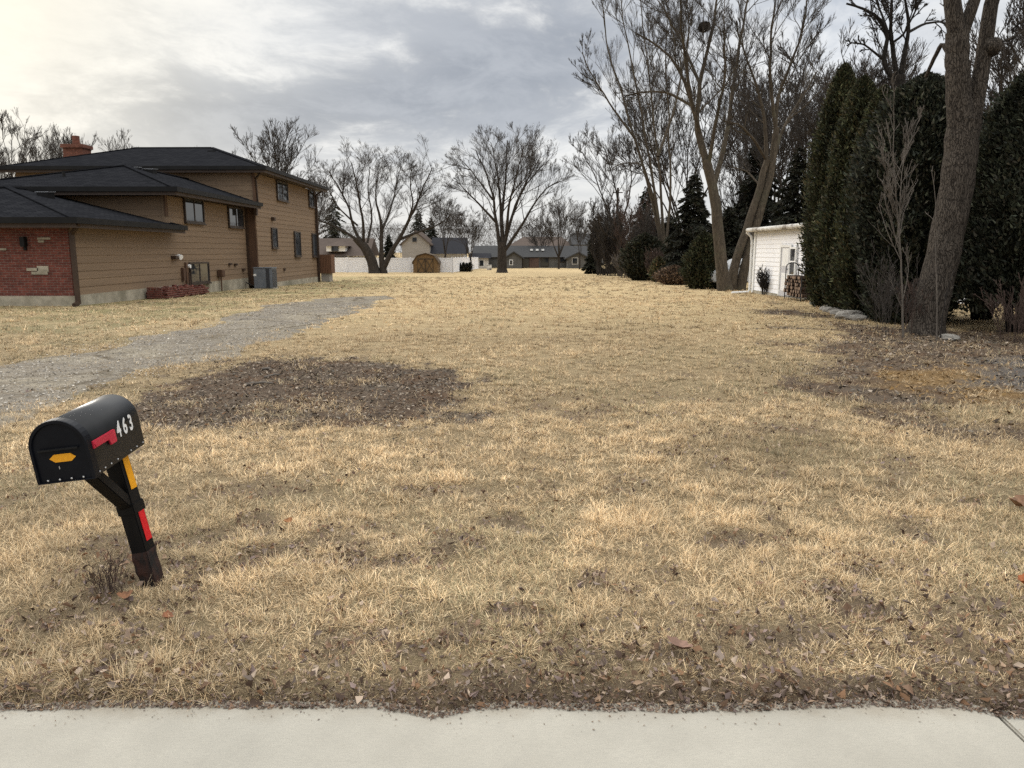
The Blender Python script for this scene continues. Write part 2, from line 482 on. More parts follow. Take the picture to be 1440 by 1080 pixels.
ms = t.math('ADD', A('mulch'), t.math('MULTIPLY', t.math('SUBTRACT', n3, .5), .9))
bs = t.math('ADD', A('bare'), t.math('MULTIPLY', t.math('SUBTRACT', n3, .5), .7))
c = t.mix(t.math('MULTIPLY', t.ramp(bs, .3, 1.0), .85), straw, t.mix(.4, soil, (.22, .165, .11)))
c = t.mix(t.ramp(ms, .35, .65), c, soil)
h = t.math('ADD', n4, t.math('MULTIPLY', n3, 1.5))
setbsdf(t, b, c, .95, t.bump(h, .8, .03)); b.inputs['Specular IOR Level'].default_value = .1
M['ground'] = m

# gravel drive
m, t, b = newmat('worn gravel')
co = t.n('ShaderNodeTexCoord').outputs['Object']
vo = t.n('ShaderNodeTexVoronoi', ins={'Vector': co, 'Scale': 60.})
cr = t.n('ShaderNodeTexVoronoi', feature='DISTANCE_TO_EDGE', ins={'Vector': t.mapping(co, (1, .8, 1)), 'Scale': .55}).outputs['Distance']
n1 = t.noise(co, .7, 5, .65); n2 = t.noise(co, 5, 5, .7); n3 = t.noise(co, 60, 3, .7)
c = t.mix(t.n('ShaderNodeSeparateColor', ins={0: vo.outputs['Color']}).outputs[0], (.265, .232, .187), (.15, .13, .102))
c = t.mix(t.math('MULTIPLY', t.ramp(n1, .42, .65), .5), c, (.33, .285, .205))
c = t.mix(t.math('MULTIPLY', t.ramp(n2, .46, .7), .8), c, (.15, .115, .075))
c = t.mix(t.math('MULTIPLY', t.ramp(n3, .5, .75), .5), c, (.07, .065, .06))
c = t.mix(t.math('MULTIPLY', t.ramp(t.noise(co, 1.7, 6, .7), .5, .66), .6), c, (.095, .082, .066))
c = t.mix(t.math('MULTIPLY', t.math('SUBTRACT', 1., t.ramp(cr, .0, .05)), t.ramp(n1, .4, .6)), c, (.09, .07, .045))
setbsdf(t, b, c, .95, t.bump(t.math('ADD', t.math('MULTIPLY', vo.outputs['Distance'], -1), n3), .8, .02)); b.inputs['Specular IOR Level'].default_value = .15
M['gravel'] = m

# ------------------------------------------------------------------ world and sun
W = bpy.data.worlds.new('World'); SC.world = W; W.use_nodes = True
t = NT(W.node_tree)
bg = W.node_tree.nodes['Background']
SUN_AZ, SUN_EL = radians(-42), radians(24)
sky = t.n('ShaderNodeTexSky', sky_type='NISHITA', sun_disc=False, sun_elevation=SUN_EL, sun_rotation=SUN_AZ, altitude=200., air_density=1., dust_density=2.5, ozone_density=1.)
d = t.n('ShaderNodeTexCoord').outputs['Generated']
sx = t.n('ShaderNodeSeparateXYZ', ins={0: d})
X, Y, Z = sx.outputs
az = t.math('ARCTAN2', X, Y)
el = t.math('ARCSINE', Z)
zz = t.math('ADD', t.math('MAXIMUM', Z, 0.), .16)
uv = t.n('ShaderNodeCombineXYZ', ins={0: t.math('DIVIDE', X, zz), 1: t.math('MULTIPLY', t.math('DIVIDE', Y, zz), .8), 2: 3.7}).outputs[0]
wv = t.n('ShaderNodeVectorMath', operation='ADD', ins={0: uv, 1: t.n('ShaderNodeVectorMath', operation='SCALE', ins={0: t.n('ShaderNodeTexNoise', ins={'Vector': uv, 'Scale': 1.1, 'Detail': 3.}).outputs['Color'], 'Scale': .55}).outputs[0]}).outputs[0]
c1 = t.noise(wv, .95, 8, .55)
c2 = t.noise(wv, 3.0, 8, .66)


def gauss(a0, e0, sa, se):
    a = t.math('DIVIDE', t.math('SUBTRACT', az, radians(a0)), radians(sa))
    e = t.math('DIVIDE', t.math('SUBTRACT', el, radians(e0)), radians(se))
    return t.math('EXPONENT', t.math('MULTIPLY', t.math('ADD', t.math('MULTIPLY', a, a), t.math('MULTIPLY', e, e)), -1.))


mass = t.math('ADD', gauss(-3, 12.5, 11, 4.0), t.math('MULTIPLY', gauss(-17, 9, 12, 3.2), .85))
dens = t.math('ADD', t.math('MULTIPLY', c1, 1.15), t.math('MULTIPLY', c2, .80))
dens = t.math('ADD', t.math('SUBTRACT', dens, .91), t.math('MULTIPLY', mass, .50))
glow = gauss(-40, 17, 17, 12)
dens = t.math('SUBTRACT', dens, t.math('MULTIPLY', glow, .10))
dk = t.ramp(dens, .02, .40)
bright = t.mix(t.ramp(c2, .3, .7), (.97, .97, .955), (.75, .775, .805))
grey = t.mix(t.ramp(c2, .35, .65), (.36, .392, .447), (.49, .52, .57))
cl = t.mix(dk, bright, grey)
cl = t.mix(t.math('MULTIPLY', t.ramp(el, 0., .16), 0.0), cl, (.8, .8, .77))
hz = t.math('MULTIPLY', t.math('SUBTRACT', 1., t.ramp(el, .0, .17)), .72)
cl = t.mix(hz, cl, (.83, .83, .81))
cl = t.mix(t.math('MULTIPLY', glow, .75), cl, (1.0, .93, .70))
# thin gaps let the blue of the clear sky through on the right
gap = t.math('MULTIPLY', t.ramp(c1, .42, .62), gauss(30, 14, 14, 7))
skyc = t.n('ShaderNodeVectorMath', operation='SCALE', ins={0: sky.outputs[0], 'Scale': .10}).outputs[0]
cl = t.mix(t.math('MULTIPLY', gap, .35), cl, (.62, .72, .88))
# a little of the clear sky everywhere behind the cloud, brighter overhead as an overcast sky is
cl = t.mix(.06, cl, skyc)
zen = t.mix(t.ramp(Z, .30, .85), (1, 1, 1), (3.3, 3.27, 3.2))
fin = t.n('ShaderNodeVectorMath', operation='MULTIPLY', ins={0: cl, 1: zen}).outputs[0]
W.node_tree.links.new(fin, bg.inputs[0]); bg.inputs[1].default_value = 1.0

sun = bpy.data.lights.new('Sun', 'SUN'); sun.energy = 1.4; sun.angle = radians(14); sun.color = (1., .94, .85)
so = bpy.data.objects.new('Sun', sun); COL.objects.link(so)
sd = Vector((sin(SUN_AZ) * cos(SUN_EL), cos(SUN_AZ) * cos(SUN_EL), sin(SUN_EL)))
so.rotation_euler = (-sd).to_track_quat('-Z', 'Y').to_euler(); so.location = (0, 0, 40)

# ------------------------------------------------------------------ camera
cam = bpy.data.cameras.new('Camera'); cam.sensor_fit = 'HORIZONTAL'; cam.sensor_width = 36; cam.lens = 27; cam.clip_end = 5000; cam.clip_start = .05
cob = bpy.data.objects.new('Camera', cam); COL.objects.link(cob); cob.location = (0, 0, EYE)
cob.rotation_euler = (pi / 2 - PITCH, 0, 0); SC.camera = cob
SC.view_settings.view_transform = 'Standard'; SC.view_settings.look = 'None'; SC.view_settings.exposure = 0
SC.render.resolution_x = 1024; SC.render.resolution_y = 768
try:
    SC.cycles.max_bounces = 5; SC.cycles.diffuse_bounces = 3; SC.cycles.transmission_bounces = 3
    SC.cycles.use_denoising = False
    SC.cycles.use_adaptive_sampling = False
    SC.cycles.sample_clamp_indirect = 3.0
    W.cycles.sampling_method = 'MANUAL'; W.cycles.sample_map_resolution = 1024
    SC.cycles.use_fast_gi = False
except Exception:
    pass

# ------------------------------------------------------------------ ground sheet
def grow_axis(start, stop, step, fac, mx):
    a = [start]; st = step
    while a[-1] < stop:
        a.append(a[-1] + st); st = min(st * fac, mx)
    return a


xp = list(np.arange(0, 3.6, .035)) + grow_axis(3.6, 18, .07, 1.01, .25) + grow_axis(18.5, 900, .5, 1.18, 80)
xs = np.array(sorted(set([-q for q in xp] + xp)))
ysl = grow_axis(-200, -2, 40, .8, 40)
ysl = list(np.linspace(-200, -5, 8)) + list(np.linspace(-3, 2.2, 10)) + list(np.arange(2.25, 3.1, .02)) + grow_axis(3.12, 30, .035, 1.012, .3) + grow_axis(30.5, 1500, .5, 1.1, 90)
ys = np.array(sorted(set(ysl)))
gx, gy = np.meshgrid(xs, ys)
gxf, gyf = gx.ravel(), gy.ravel()
mm, bb = masks(gxf, gyf)
inr = (gyf > 2.2) & (gyf < 70) & (np.abs(gxf) < 40)
green = (1 - sstep(-8.5, -5.5, gxf)) * sstep(11, 14, gyf) * (gyf < 70) * .9 + .35 * (gyf < 9) * (fbm(gxf, gyf, 77) > .5) * inr
V = np.stack([gxf, gyf, gz(gxf, gyf)], 1)
nx_, ny_ = len(xs), len(ys)
I = (np.arange(ny_ - 1)[:, None] * nx_ + np.arange(nx_ - 1)[None]).ravel()
F = np.stack([I, I + 1, I + nx_ + 1, I + nx_], 1)
gm = mesh('ground', V, [F], M['ground'], attrs={'mulch': mm * inr, 'bare': bb * inr, 'green': green, 'thatch_shade': 1 - sstep(5, 26, gyf),
     'ochre': (1 - sstep(-.5, .5, sdpoly(gxf, gyf, OCHRE) + (2.2 * (fbm(gxf * 1.6, gyf * 1.6, 81) - .5)))) * inr * .75,
     'greystone': (1 - sstep(-.4, .4, sdpoly(gxf, gyf, GRAVEL_R) + 1.8 * (fbm(gxf * 1.6, gyf * 1.6, 82) - .5))) * inr * .8}, smooth=True)
setp(link('ground', gm), 'dry straw coloured lawn with dark mulch patches', kind='structure')

# sidewalk: two slabs with an open joint
mb = MB()
J = 1.703
mb.box(-30, J - .006, .95, 2.75, -.12, 0.0)
mb.box(J + .006, 30, .95, 2.75, -.12, -.002)
o = mb.build('sidewalk', M['sidewalk'], bevel=.006)
setp(o, 'pale concrete sidewalk along the front of the lot', kind='structure')

# gravel drive
nr, nc = 150, 22


def resample(pts, n):
    pts = np.array(pts); dd = np.r_[0, np.cumsum(np.linalg.norm(np.diff(pts, axis=0), axis=1))]
    tt = np.linspace(0, dd[-1], n)
    return np.stack([np.interp(tt, dd, pts[:, k]) for k in range(pts.shape[1])], 1)


L_ = resample(DL, nr); R_ = resample(DR, nr)
ww = np.linspace(0, 1, nc)
g = L_[:, None] * (1 - ww)[None, :, None] + R_[:, None] * ww[None, :, None]
wob = (fbm(np.arange(nr) * .22, np.arange(nr) * 0, 91, 4) - .5) * 1.3
wob2 = (fbm(np.arange(nr) * .22, np.arange(nr) * 0, 95, 4) - .5) * 1.3
g[:, :, 0] += wob[:, None] * (1 - ww)[None] + wob2[:, None] * ww[None]
gxx, gyy = g[:, :, 0].ravel(), g[:, :, 1].ravel()
ed = np.tile(np.minimum(ww, 1 - ww), nr)
zz_ = slope(gyy) + .016 + .02 * (fbm(gxx * 1.2, gyy * 1.2, 97) - .5) - .03 * (1 - sstep(0, .06, ed))
I = (np.arange(nr - 1)[:, None] * nc + np.arange(nc - 1)[None]).ravel()
o = link('driveway', mesh('driveway', np.stack([gxx, gyy, zz_], 1), [np.stack([I, I + 1, I + nc + 1, I + nc], 1)], M['gravel'], smooth=True))
setp(o, 'worn grey gravel driveway crossing the left of the lot', kind='structure')

# ------------------------------------------------------------------ grass
def blades(n_per_m2, y0, y1, width, length, segs, seed, tuftf=.6, bright=1.0):
    r = np.random.RandomState(seed); length = length * .72
    ymid = (y0 + y1) / 2
    xm = .72 * y1 + 1.0
    N = int(n_per_m2 * (y1 - y0) * 2 * xm)
    per = 26
    Nt = int(N * tuftf) // per
    tx = np.repeat(r.uniform(-xm, xm, Nt), per); ty = np.repeat(r.uniform(y0, y1, Nt), per)
    ta = r.uniform(0, 2 * pi, Nt * per); tr_ = np.abs(r.normal(0, 1, Nt * per)) * np.repeat(r.uniform(.6, 1.4, Nt), per) * .026 * (width / .003) ** .5
    Nr = N - Nt * per
    x = np.r_[tx + np.cos(ta) * tr_, r.uniform(-xm, xm, Nr)]; y = np.r_[ty + np.sin(ta) * tr_, r.uniform(y0, y1, Nr)]
    tang = np.r_[ta, np.full(Nr, np.nan)]
    tton = np.r_[np.repeat(r.normal(1.0, .17, Nt), per), np.full(Nr, .82)]; tht = np.r_[np.repeat(r.uniform(.8, 1.35, Nt), per), np.full(Nr, .85)]
    k = (np.abs(x) < .72 * y + .9) & (y > y0 - .05)
    x, y, tang, tton, tht = x[k], y[k], tang[k], tton[k], tht[k]
    mu, ba = masks(x, y)
    cl = fbm(x * 5, y * 5, seed * 0 + 201, 3)
    keep = (1 - mu * (.97 - .35 * sstep(.5, .66, fbm(x * 1.7, y * 1.7, 241, 4)))) * (1 - .72 * ba) * (.45 + .9 * sstep(.38, .60, .6 * cl + .4 * fbm(x * 13, y * 13, 205, 2)))
    keep *= sstep(-.6, .2, sdpoly(x, y, DRIVE) + 1.7 * (fbm(x * 1.8, y * 1.8, 98, 4) - .5))
    keep = np.maximum(keep, .22 * sstep(.58, .68, fbm(x * 1.6, y * 1.6, 243, 4)) * (sdpoly(x, y, DRIVE) < 0))
    keep *= (y > edge_y(x) - .01)
    keep *= 1 - ((x < -12.3) & (y > 22.4))
    k = r.uniform(0, 1, len(x)) < keep
    x, y, cl, ba, mu, tang, tton, tht = x[k], y[k], cl[k], ba[k], mu[k], tang[k], tton[k], tht[k]
    N = len(x)
    z = gz(x, y) - .004
    tall = .65 + .9 * fbm(x * 1.6, y * 1.6, 215, 3)
    tuft = np.exp(-(((x + 1.42) / .24) ** 2 + ((y - 2.66) / .10) ** 2))       # shaggy tuft at the kerb
    tall = tall + .7 * tuft
    Ln = length * r.uniform(.4, 1.25, N) * np.where(r.uniform(0, 1, N) < .5, .8, 1) * tall * tht * (1 - .5 * ba)
    ang = 2 * pi * fbm(x * 1.3, y * 1.3, 221, 2) * 2 + r.normal(0, 1.1, N) + 7 * (fbm(x * 9, y * 9, 222, 2) - .5)
    ang = np.where(np.isnan(tang), ang, tang + r.normal(0, .6, N))
    lean = np.where(np.isnan(tang) | (r.uniform(0, 1, N) < .2), np.clip(r.normal(1.35, .15, N), 1, 1.6), np.clip(r.normal(.85, .33, N), .1, 1.5))
    dx, dy = np.cos(ang), np.sin(ang)
    ts = np.linspace(0, 1, segs + 1)
    bend = r.uniform(.1, .8, N)
    Vs = []
    px, py, pz = x.copy(), y.copy(), z.copy()
    sxn, syn = -dy, dx
    w0 = width * r.uniform(.6, 1.3, N)
    for i, tt in enumerate(ts):
        if i:
            a = np.clip(lean + bend * (tt - .3), 0, 1.75)
            st = Ln / segs
            px = px + dx * np.sin(a) * st; py = py + dy * np.sin(a) * st; pz = pz + np.cos(a) * st
        wv_ = w0 * (1 - .75 * tt)
        if i < segs:
            Vs.append(np.stack([px - sxn * wv_ / 2, py - syn * wv_ / 2, pz], 1)); Vs.append(np.stack([px + sxn * wv_ / 2, py + syn * wv_ / 2, pz], 1))
        else:
            Vs.append(np.stack([px, py, pz], 1))
    nv = len(Vs)
    V = np.stack(Vs, 1).reshape(-1, 3)
    base = np.arange(N)[:, None] * nv
    quads = np.concatenate([base + np.array([[2 * i, 2 * i + 1, 2 * i + 3, 2 * i + 2]]) for i in range(segs - 1)], 0) if segs > 1 else np.zeros((0, 4), int)
    tris = base + np.array([[2 * segs - 2, 2 * segs - 1, 2 * segs]])
    # colours
    pal = np.array([[.80, .625, .40], [.70, .525, .315], [.87, .71, .485], [.52, .37, .215], [.38, .33, .205], [.22, .145, .09]])
    tone = fbm(x * .5, y * .5, 231, 4); gre = fbm(x * .8, y * .8, 237, 3)
    lf = 1 - sstep(-8.5, -5.5, x)
    gre = gre + .22 * lf * (y > 11)
    u = r.uniform(0, 1, N)
    idx = np.where(u < .32, 0, np.where(u < .58, 1, np.where(u < .76, 2, np.where(u < .90, 3, 5))))
    gp = sstep(.52, .72, gre) * .38 + .05
    idx = np.where(r.uniform(0, 1, N) < gp, 4, idx)
    c = pal[idx] * r.uniform(.75, 1.2, N)[:, None]
    c *= (.96 + .34 * (tone - .5) * 2 + .42 * (fbm(x * 4, y * 4, 233, 2) - .5))[:, None]
    c = c * (1 - .35 * ba)[:, None] * np.array([1, .985, .95]) * tton[:, None] * bright
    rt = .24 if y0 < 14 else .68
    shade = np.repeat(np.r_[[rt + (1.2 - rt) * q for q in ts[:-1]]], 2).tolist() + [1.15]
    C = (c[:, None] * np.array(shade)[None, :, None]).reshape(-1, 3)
    return V, quads, tris, C


def join(parts):
    Vs, Qs, Ts, Cs = [], [], [], []; b = 0
    for V, Q, T, C in parts:
        Vs.append(V); Cs.append(C); Qs.append(Q + b); Ts.append(T + b); b += len(V)
    return np.concatenate(Vs), [np.concatenate(Qs), np.concatenate(Ts)], np.concatenate(Cs)


parts = [blades(26000, 2.36, 4.6, .0026, .10, 2, 301, bright=1.52), blades(12500, 4.6, 8, .0040, .10, 2, 302, bright=1.3), blades(3000, 8, 15, .0075, .105, 2, 303, bright=1.08),  # near blades brightened in colour against the shade between dense blades
         blades(650, 15, 30, .015, .115, 2, 304, bright=.86), blades(110, 30, 66, .035, .13, 2, 305, bright=.78)]
V, Fs, C = join(parts)
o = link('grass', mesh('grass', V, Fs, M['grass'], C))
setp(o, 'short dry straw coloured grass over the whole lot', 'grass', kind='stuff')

# ------------------------------------------------------------------ fallen leaves and chips
def flakes(x, y, z, size, asp, pal, r, curl=.35, tilt=.5, dark=1.0):
    N = len(x)
    a = r.uniform(0, 2 * pi, N)
    t1 = np.stack([np.cos(a), np.sin(a), r.normal(0, tilt, N)], 1); t1 /= np.linalg.norm(t1, axis=1)[:, None]
    up = np.stack([r.normal(0, tilt, N), r.normal(0, tilt, N), np.ones(N)], 1)
    t2 = np.cross(up, t1); t2 /= np.linalg.norm(t2, axis=1)[:, None]
    nn = np.cross(t1, t2)
    s = size[:, None]; w = (size * asp)[:, None]
    c = np.stack([x, y, z], 1)
    k = (r.uniform(-1, 1, N) * curl)[:, None] * s
    v = np.stack([c - t1 * s, c - t2 * w + nn * k - t1 * s * .1, c + t1 * s * .9 + nn * k * .4, c + t2 * w + nn * k + t1 * s * .15], 1)
    v = v + r.normal(0, .22, v.shape) * s[:, None] * np.array([1, 1, .6])
    V = v.reshape(-1, 3); b = np.arange(N)[:, None] * 4
    T = np.concatenate([b + np.array([[0, 1, 2]]), b + np.array([[0, 2, 3]])])
    C = pal[r.randint(0, len(pal), N)] * r.uniform(.6, 1.25, N)[:, None] * dark
    return V, np.zeros((0, 4), int), T, np.repeat(C, 4, 0)


r = np.random.RandomState(411)
LP = np.array([[.16, .10, .065], [.22, .15, .10], [.11, .075, .055], [.26, .19, .14], [.17, .125, .11], [.20, .115, .065], [.09, .06, .045], [.31, .24, .18], [.14, .105, .085], [.21, .165, .135]])
x = r.uniform(-6, 6, 160000); y = 2.4 + 6.5 * r.uniform(0, 1, 160000) ** 1.5
k = np.abs(x) < .72 * y + .8; x, y = x[k], y[k]
mu, ba = masks(x, y)
hol = sstep(.59, .70, fbm(x * 2.6, y * 3.2, 421, 4))
pr = np.clip(ba * 1.0 + .7 * hol + .03, 0, 1) * (y > edge_y(x) - .005) * (1 - mu) * np.where(y < 4, 1, .45)
k = r.uniform(0, 1, len(x)) < pr * .55; x, y = x[k], y[k]
lv = flakes(x, y, gz(x, y) + r.uniform(.004, .03, len(x)), r.uniform(.006, .017, len(x)) * r.uniform(.6, 1.7, len(x)), .5, LP * 1.15, r, .9, .8)
# crumbs along the edge of the walk
x2 = r.uniform(-3.5, 3.5, 14000); y2 = edge_y(x2) + np.abs(r.normal(0, .055, 14000)) - .012
cr_ = flakes(x2, y2, np.maximum(gz(x2, y2), 0) + .004, r.uniform(.002, .008, 14000), .6, LP * .8, r, .3, .4)
x3 = r.uniform(-3.2, 3.2, 420); y3 = edge_y(x3) - np.abs(r.normal(0, .05, 420)) - .005
cr2 = flakes(x3, y3, np.full(420, .003), r.uniform(.0015, .005, 420), .5, LP * .8, r, .1, .1)
V, Fs, C = join([lv, cr_, cr2])
setp(link('dead_leaves', mesh('dead_leaves', V, [Fs[1]], M['leaf'], C)), 'crumbled brown dead leaves lying in the grass and along the sidewalk', 'dead leaves', kind='stuff')

CP = np.array([[.10, .07, .048], [.15, .115, .082], [.065, .048, .036], [.22, .175, .13], [.115, .065, .036], [.28, .23, .18], [.05, .04, .032], [.13, .115, .095]])
x = r.uniform(-5.5, 1, 60000); y = r.uniform(6, 12.5, 60000)
mu, ba = masks(x, y); k = (r.uniform(0, 1, len(x)) < mu * .62 * (.35 + .9 * fbm(x * 1.3, y * 1.3, 433, 3))); x, y = x[k], y[k]
ch1 = flakes(x, y, gz(x, y) + r.uniform(.003, .03, len(x)), r.uniform(.007, .03, len(x)), .4, CP, r, .2, .35)
x = r.uniform(3, 18, 70000); y = r.uniform(6.5, 22, 70000)
mu, ba = masks(x, y); k = (r.uniform(0, 1, len(x)) < mu * .5) & (np.abs(x) < .72 * y + 1.5); x, y = x[k], y[k]
oc = sdpoly(x, y, OCHRE) < .2
ch2 = flakes(x, y, gz(x, y) + r.uniform(.003, .03, len(x)), r.uniform(.01, .042, len(x)), .45, CP, r, .25, .4)
ch2[3][np.repeat(oc, 4)] = ch2[3][np.repeat(oc, 4)] * 0.5 + np.array([.15, .09, .03])
V, Fs, C = join([ch1, ch2])
setp(link('mulch', mesh('mulch', V, [Fs[1]], M['chip'], C)), 'dark brown wood chips and leaf crumbs in the bare patches', 'mulch', kind='stuff')

# loose stones of the driveway
x = r.uniform(-10, 0, 60000); y = r.uniform(4, 24, 60000)
k = (sdpoly(x, y, DRIVE) < -.05 + .3 * r.normal(0, .5, len(x))) & (np.abs(x) < .72 * y + 1) & (r.uniform(0, 1, len(x)) < np.clip(9 / y, 0, 1)); x, y = x[k], y[k]
GP = np.array([[.36, .33, .29], [.25, .23, .20], [.16, .15, .14], [.45, .41, .35], [.2, .165, .12]])
st_ = flakes(x, y, slope(y) + .022 + r.uniform(0, .008, len(x)), r.uniform(.006, .02, len(x)), .8, GP, r, .5, .2)
V, Fs, C = join([st_])
setp(link('gravel', mesh('gravel', V, [Fs[1]], M['chip'], C)), 'loose grey stones scattered on the worn driveway', 'gravel', kind='stuff')

# single things lying about
def stick(u1, v1, u2, v2, rad, label):
    a = G(u1, v1); b_ = G(u2, v2); a[2] = gz(a[0], a[1]) + .02; b_[2] = gz(b_[0], b_[1]) + .02
    mid = (a + b_) / 2 + np.array([.02, .03, .015])
    o = MB().tube([np.zeros(3), mid - a, b_ - a], [rad, rad * .85, rad * .5], 6).build('stick', M['twig_grey'], smooth=True, loc=a)
    setp(o, label, 'stick', 'sticks on the mulch patch')


stick(346, 542, 386, 541, .02, 'longest pale stick lying flat on the mulch patch')
stick(372, 532, 394, 529, .016, 'pale stick on mulch just above the longest stick')
stick(369, 521, 381, 522, .022, 'short thick stick farthest back on the mulch patch')


def big_leaf(u, v, s, col, label, a0, curl):
    p = G(u, v); p[2] = gz(p[0], p[1]) + .035
    n = 9; vs = []; fs = []
    for i in range(n):
        tt = i / (n - 1); w = s * .38 * sin(pi * min(1, tt * 1.02 + .02)) ** .7 * (1 + .18 * sin(tt * 19))
        zc = curl * s * (tt - .5) ** 2 * 2
        for j in (-1, 0, 1): vs.append(((tt - .5) * s, j * w, zc + abs(j) * w * .5))
    for i in range(n - 1):
        for j in range(2): fs.append((i * 3 + j, i * 3 + j + 1, i * 3 + j + 4, i * 3 + j + 3))
    mat = noisy('leaf ' + label[:12], col, tuple(q * .6 for q in col), 40, .8)
    o = MB().add(vs, fs).build('fallen_leaf', mat, smooth=True, loc=p); o.rotation_euler = (.2, -.15, a0)
    setp(o, label, 'leaf')


big_leaf(1431, 722, .15, (.26, .15, .09), 'large curled brown leaf at the right edge, farther from the sidewalk', .5, .9)
big_leaf(1438, 836, .09, (.38, .13, .05), 'bright rust orange leaf cut by the right edge of the photo', 1.2, .8)
big_leaf(952, 934, .11, (.27, .16, .115), 'broad pinkish brown leaf lying in the litter near the sidewalk', 2.5, .5)
big_leaf(180, 857, .07, (.25, .12, .06), 'curled rust brown leaf below the mailbox post', .4, .9)
big_leaf(237, 890, .06, (.28, .12, .06), 'small reddish brown leaf right of and below the mailbox post', 2.0, .7)
big_leaf(406, 742, .06, (.33, .15, .06), 'small orange brown leaf in grass right of the mailbox post', .9, .7)

# ------------------------------------------------------------------ mailbox
def Rm(y, p, ro):
    return Matrix.Rotation(y, 4, 'Z') @ Matrix.Rotation(p, 4, 'X') @ Matrix.Rotation(ro, 4, 'Y')


BW, BH, BL = .233, .263, .488
mbx = empty('mailbox', (-1.715, 3.52, 0), 'black arched mailbox numbered 463 on a leaning black post by the sidewalk', 'mailbox')
BOX = Matrix.Translation((-1.875, 3.123, .644)) @ Rm(.03, .052, -.115)
INV = Matrix.Translation(mbx.location).inverted() @ BOX


def mpart(o, mtx=INV):
    o.matrix_local = mtx; return o


def arch(w, h, n=20, inset=0.0):
    rr = w / 2; pts = [(-rr, 0), (rr, 0)]
    for i in range(n + 1):
        a = pi * i / n; pts.append((rr * cos(a), h - rr + rr * sin(a)))
    return pts


pr_ = arch(BW, BH)
vs = []; fs = []
rows = [(0.012, 1.0), (BL - .012, 1.0), (BL - .003, .985), (BL, .95)]
n = len(pr_)
for yy, sc in rows:
    for (px, pz) in pr_: vs.append((px * sc, yy, BH * .4 + (pz - BH * .4) * sc))
for i in range(len(rows) - 1):
    for k in range(n): fs.append((i * n + k, i * n + (k + 1) % n, (i + 1) * n + (k + 1) % n, (i + 1) * n + k))
fs.append(tuple(range(n))[::-1]); fs.append(tuple(range((len(rows) - 1) * n, len(rows) * n)))
box = MB().add(vs, fs).build('box', M['black_paint'], mbx)
for p in box.data.polygons: p.use_smooth = len(p.vertices) == 4 and abs(p.normal.y) < .5 and p.center.z > BH - BW / 2 - .002
mpart(box)
# door with rim
mb = MB(); pd = arch(BW + .012, BH + .008); pi_ = arch(BW - .012, BH - .012)
n = len(pd)
lay = [[(x_, .035, z_ - .002) for x_, z_ in pd], [(x_, -.004, z_ - .002) for x_, z_ in pd], [(x_ * .985, -.009, (z_ - .002) * .99 + .001) for x_, z_ in pd],
       [(x_, -.008, z_ + .003) for x_, z_ in pi_], [(x_ * .98, .001, z_ * .98 + .004) for x_, z_ in pi_]]
vs = [p for l in lay for p in l]; fs = []
for i in range(len(lay) - 1):
    for k in range(n): fs.append((i * n + k, i * n + (k + 1) % n, (i + 1) * n + (k + 1) % n, (i + 1) * n + k))
fs.append(tuple(range((len(lay) - 1) * n, len(lay) * n)))
door = mpart(mb.add(vs, fs).build('door', M['black_door'], mbx))
hd = MB().box(-.088, .084, -.016, .0, .1395, .147).build('handle', M['black_paint'], door, bevel=.003)
hx = [(-.055, 0), (-.033, .017), (.035, .017), (.056, 0), (.035, -.017), (-.033, -.017)]
MB().prism([(px + .004, -.0015, pz + .103) for px, pz in hx], (0, .0045, 0)).build('sticker', M['sticker_yellow'], door)
MB().box(-.02, -.017, -.0012, .002, .055, .068).build('scratch', M['rivet'], door)


def rivet(loc, par):
    bmm = MB()
    o = bmm.tube([(0, 0, -.002), (0, 0, .001), (0, 0, .0026)], [.0042, .0042, .002], 8).build('rivet', M['rivet'], par, smooth=False)
    return o


rv0 = None
RV = [((px, -.0085, .012), 'd') for px in (-.075, -.025, .025, .075)] + [((BW / 2 + .001, py, .012), 's') for py in (.045, .095, .15, .21, .34, .40, .465)]
for loc, kind in RV:
    o = rivet(None, mbx) if rv0 is None else rv0.copy()
    if rv0 is not None: COL.objects.link(o); o.parent = mbx
    rv0 = o
    rot = Matrix.Rotation(pi / 2, 4, 'X') if kind == 'd' else Matrix.Rotation(pi / 2, 4, 'Y')
    o.matrix_local = INV @ Matrix.Translation(loc) @ rot
# flag, lowered along the side
fx = BW / 2 + .003
fl = MB().prism([(fx, .028, .118), (fx, .158, .118), (fx, .168, .092), (fx, .216, .092), (fx, .222, .098), (fx, .222, .147), (fx, .216, .151), (fx, .028, .151)], (.009, 0, 0)).build('flag', M['flag_red'], mbx, bevel=.002)
mpart(fl)
MB().tube([(fx + .008, .045, .134), (fx + .013, .045, .134)], .009, 10).build('pivot', M['flag_red'], fl)
# digits
for ch, yy in zip('463', (.254, .313, .371)):
    cu = bpy.data.curves.new('digit', 'FONT'); cu.body = ch; cu.size = .101; cu.offset = .0022; cu.extrude = .0008
    to = bpy.data.objects.new('tmp', cu); COL.objects.link(to)
    bpy.context.view_layer.update()
    me = bpy.data.meshes.new_from_object(to.evaluated_get(bpy.context.evaluated_depsgraph_get()))
    bpy.data.objects.remove(to)
    me.materials.clear(); me.materials.append(M['digit'])
    o = link('digit', me, mbx); o['label'] = 'white digit ' + {'4': 'four', '6': 'six', '3': 'three'}[ch] + ' on the side of the mailbox'
    o.matrix_local = INV @ Matrix.Translation((BW / 2 + .0022, yy, .100)) @ Matrix(((0, 0, 1, 0), (1, 0, 0, 0), (0, 1, 0, 0), (0, 0, 0, 1))) @ Matrix.Diagonal((.74, 1, 1, 1))
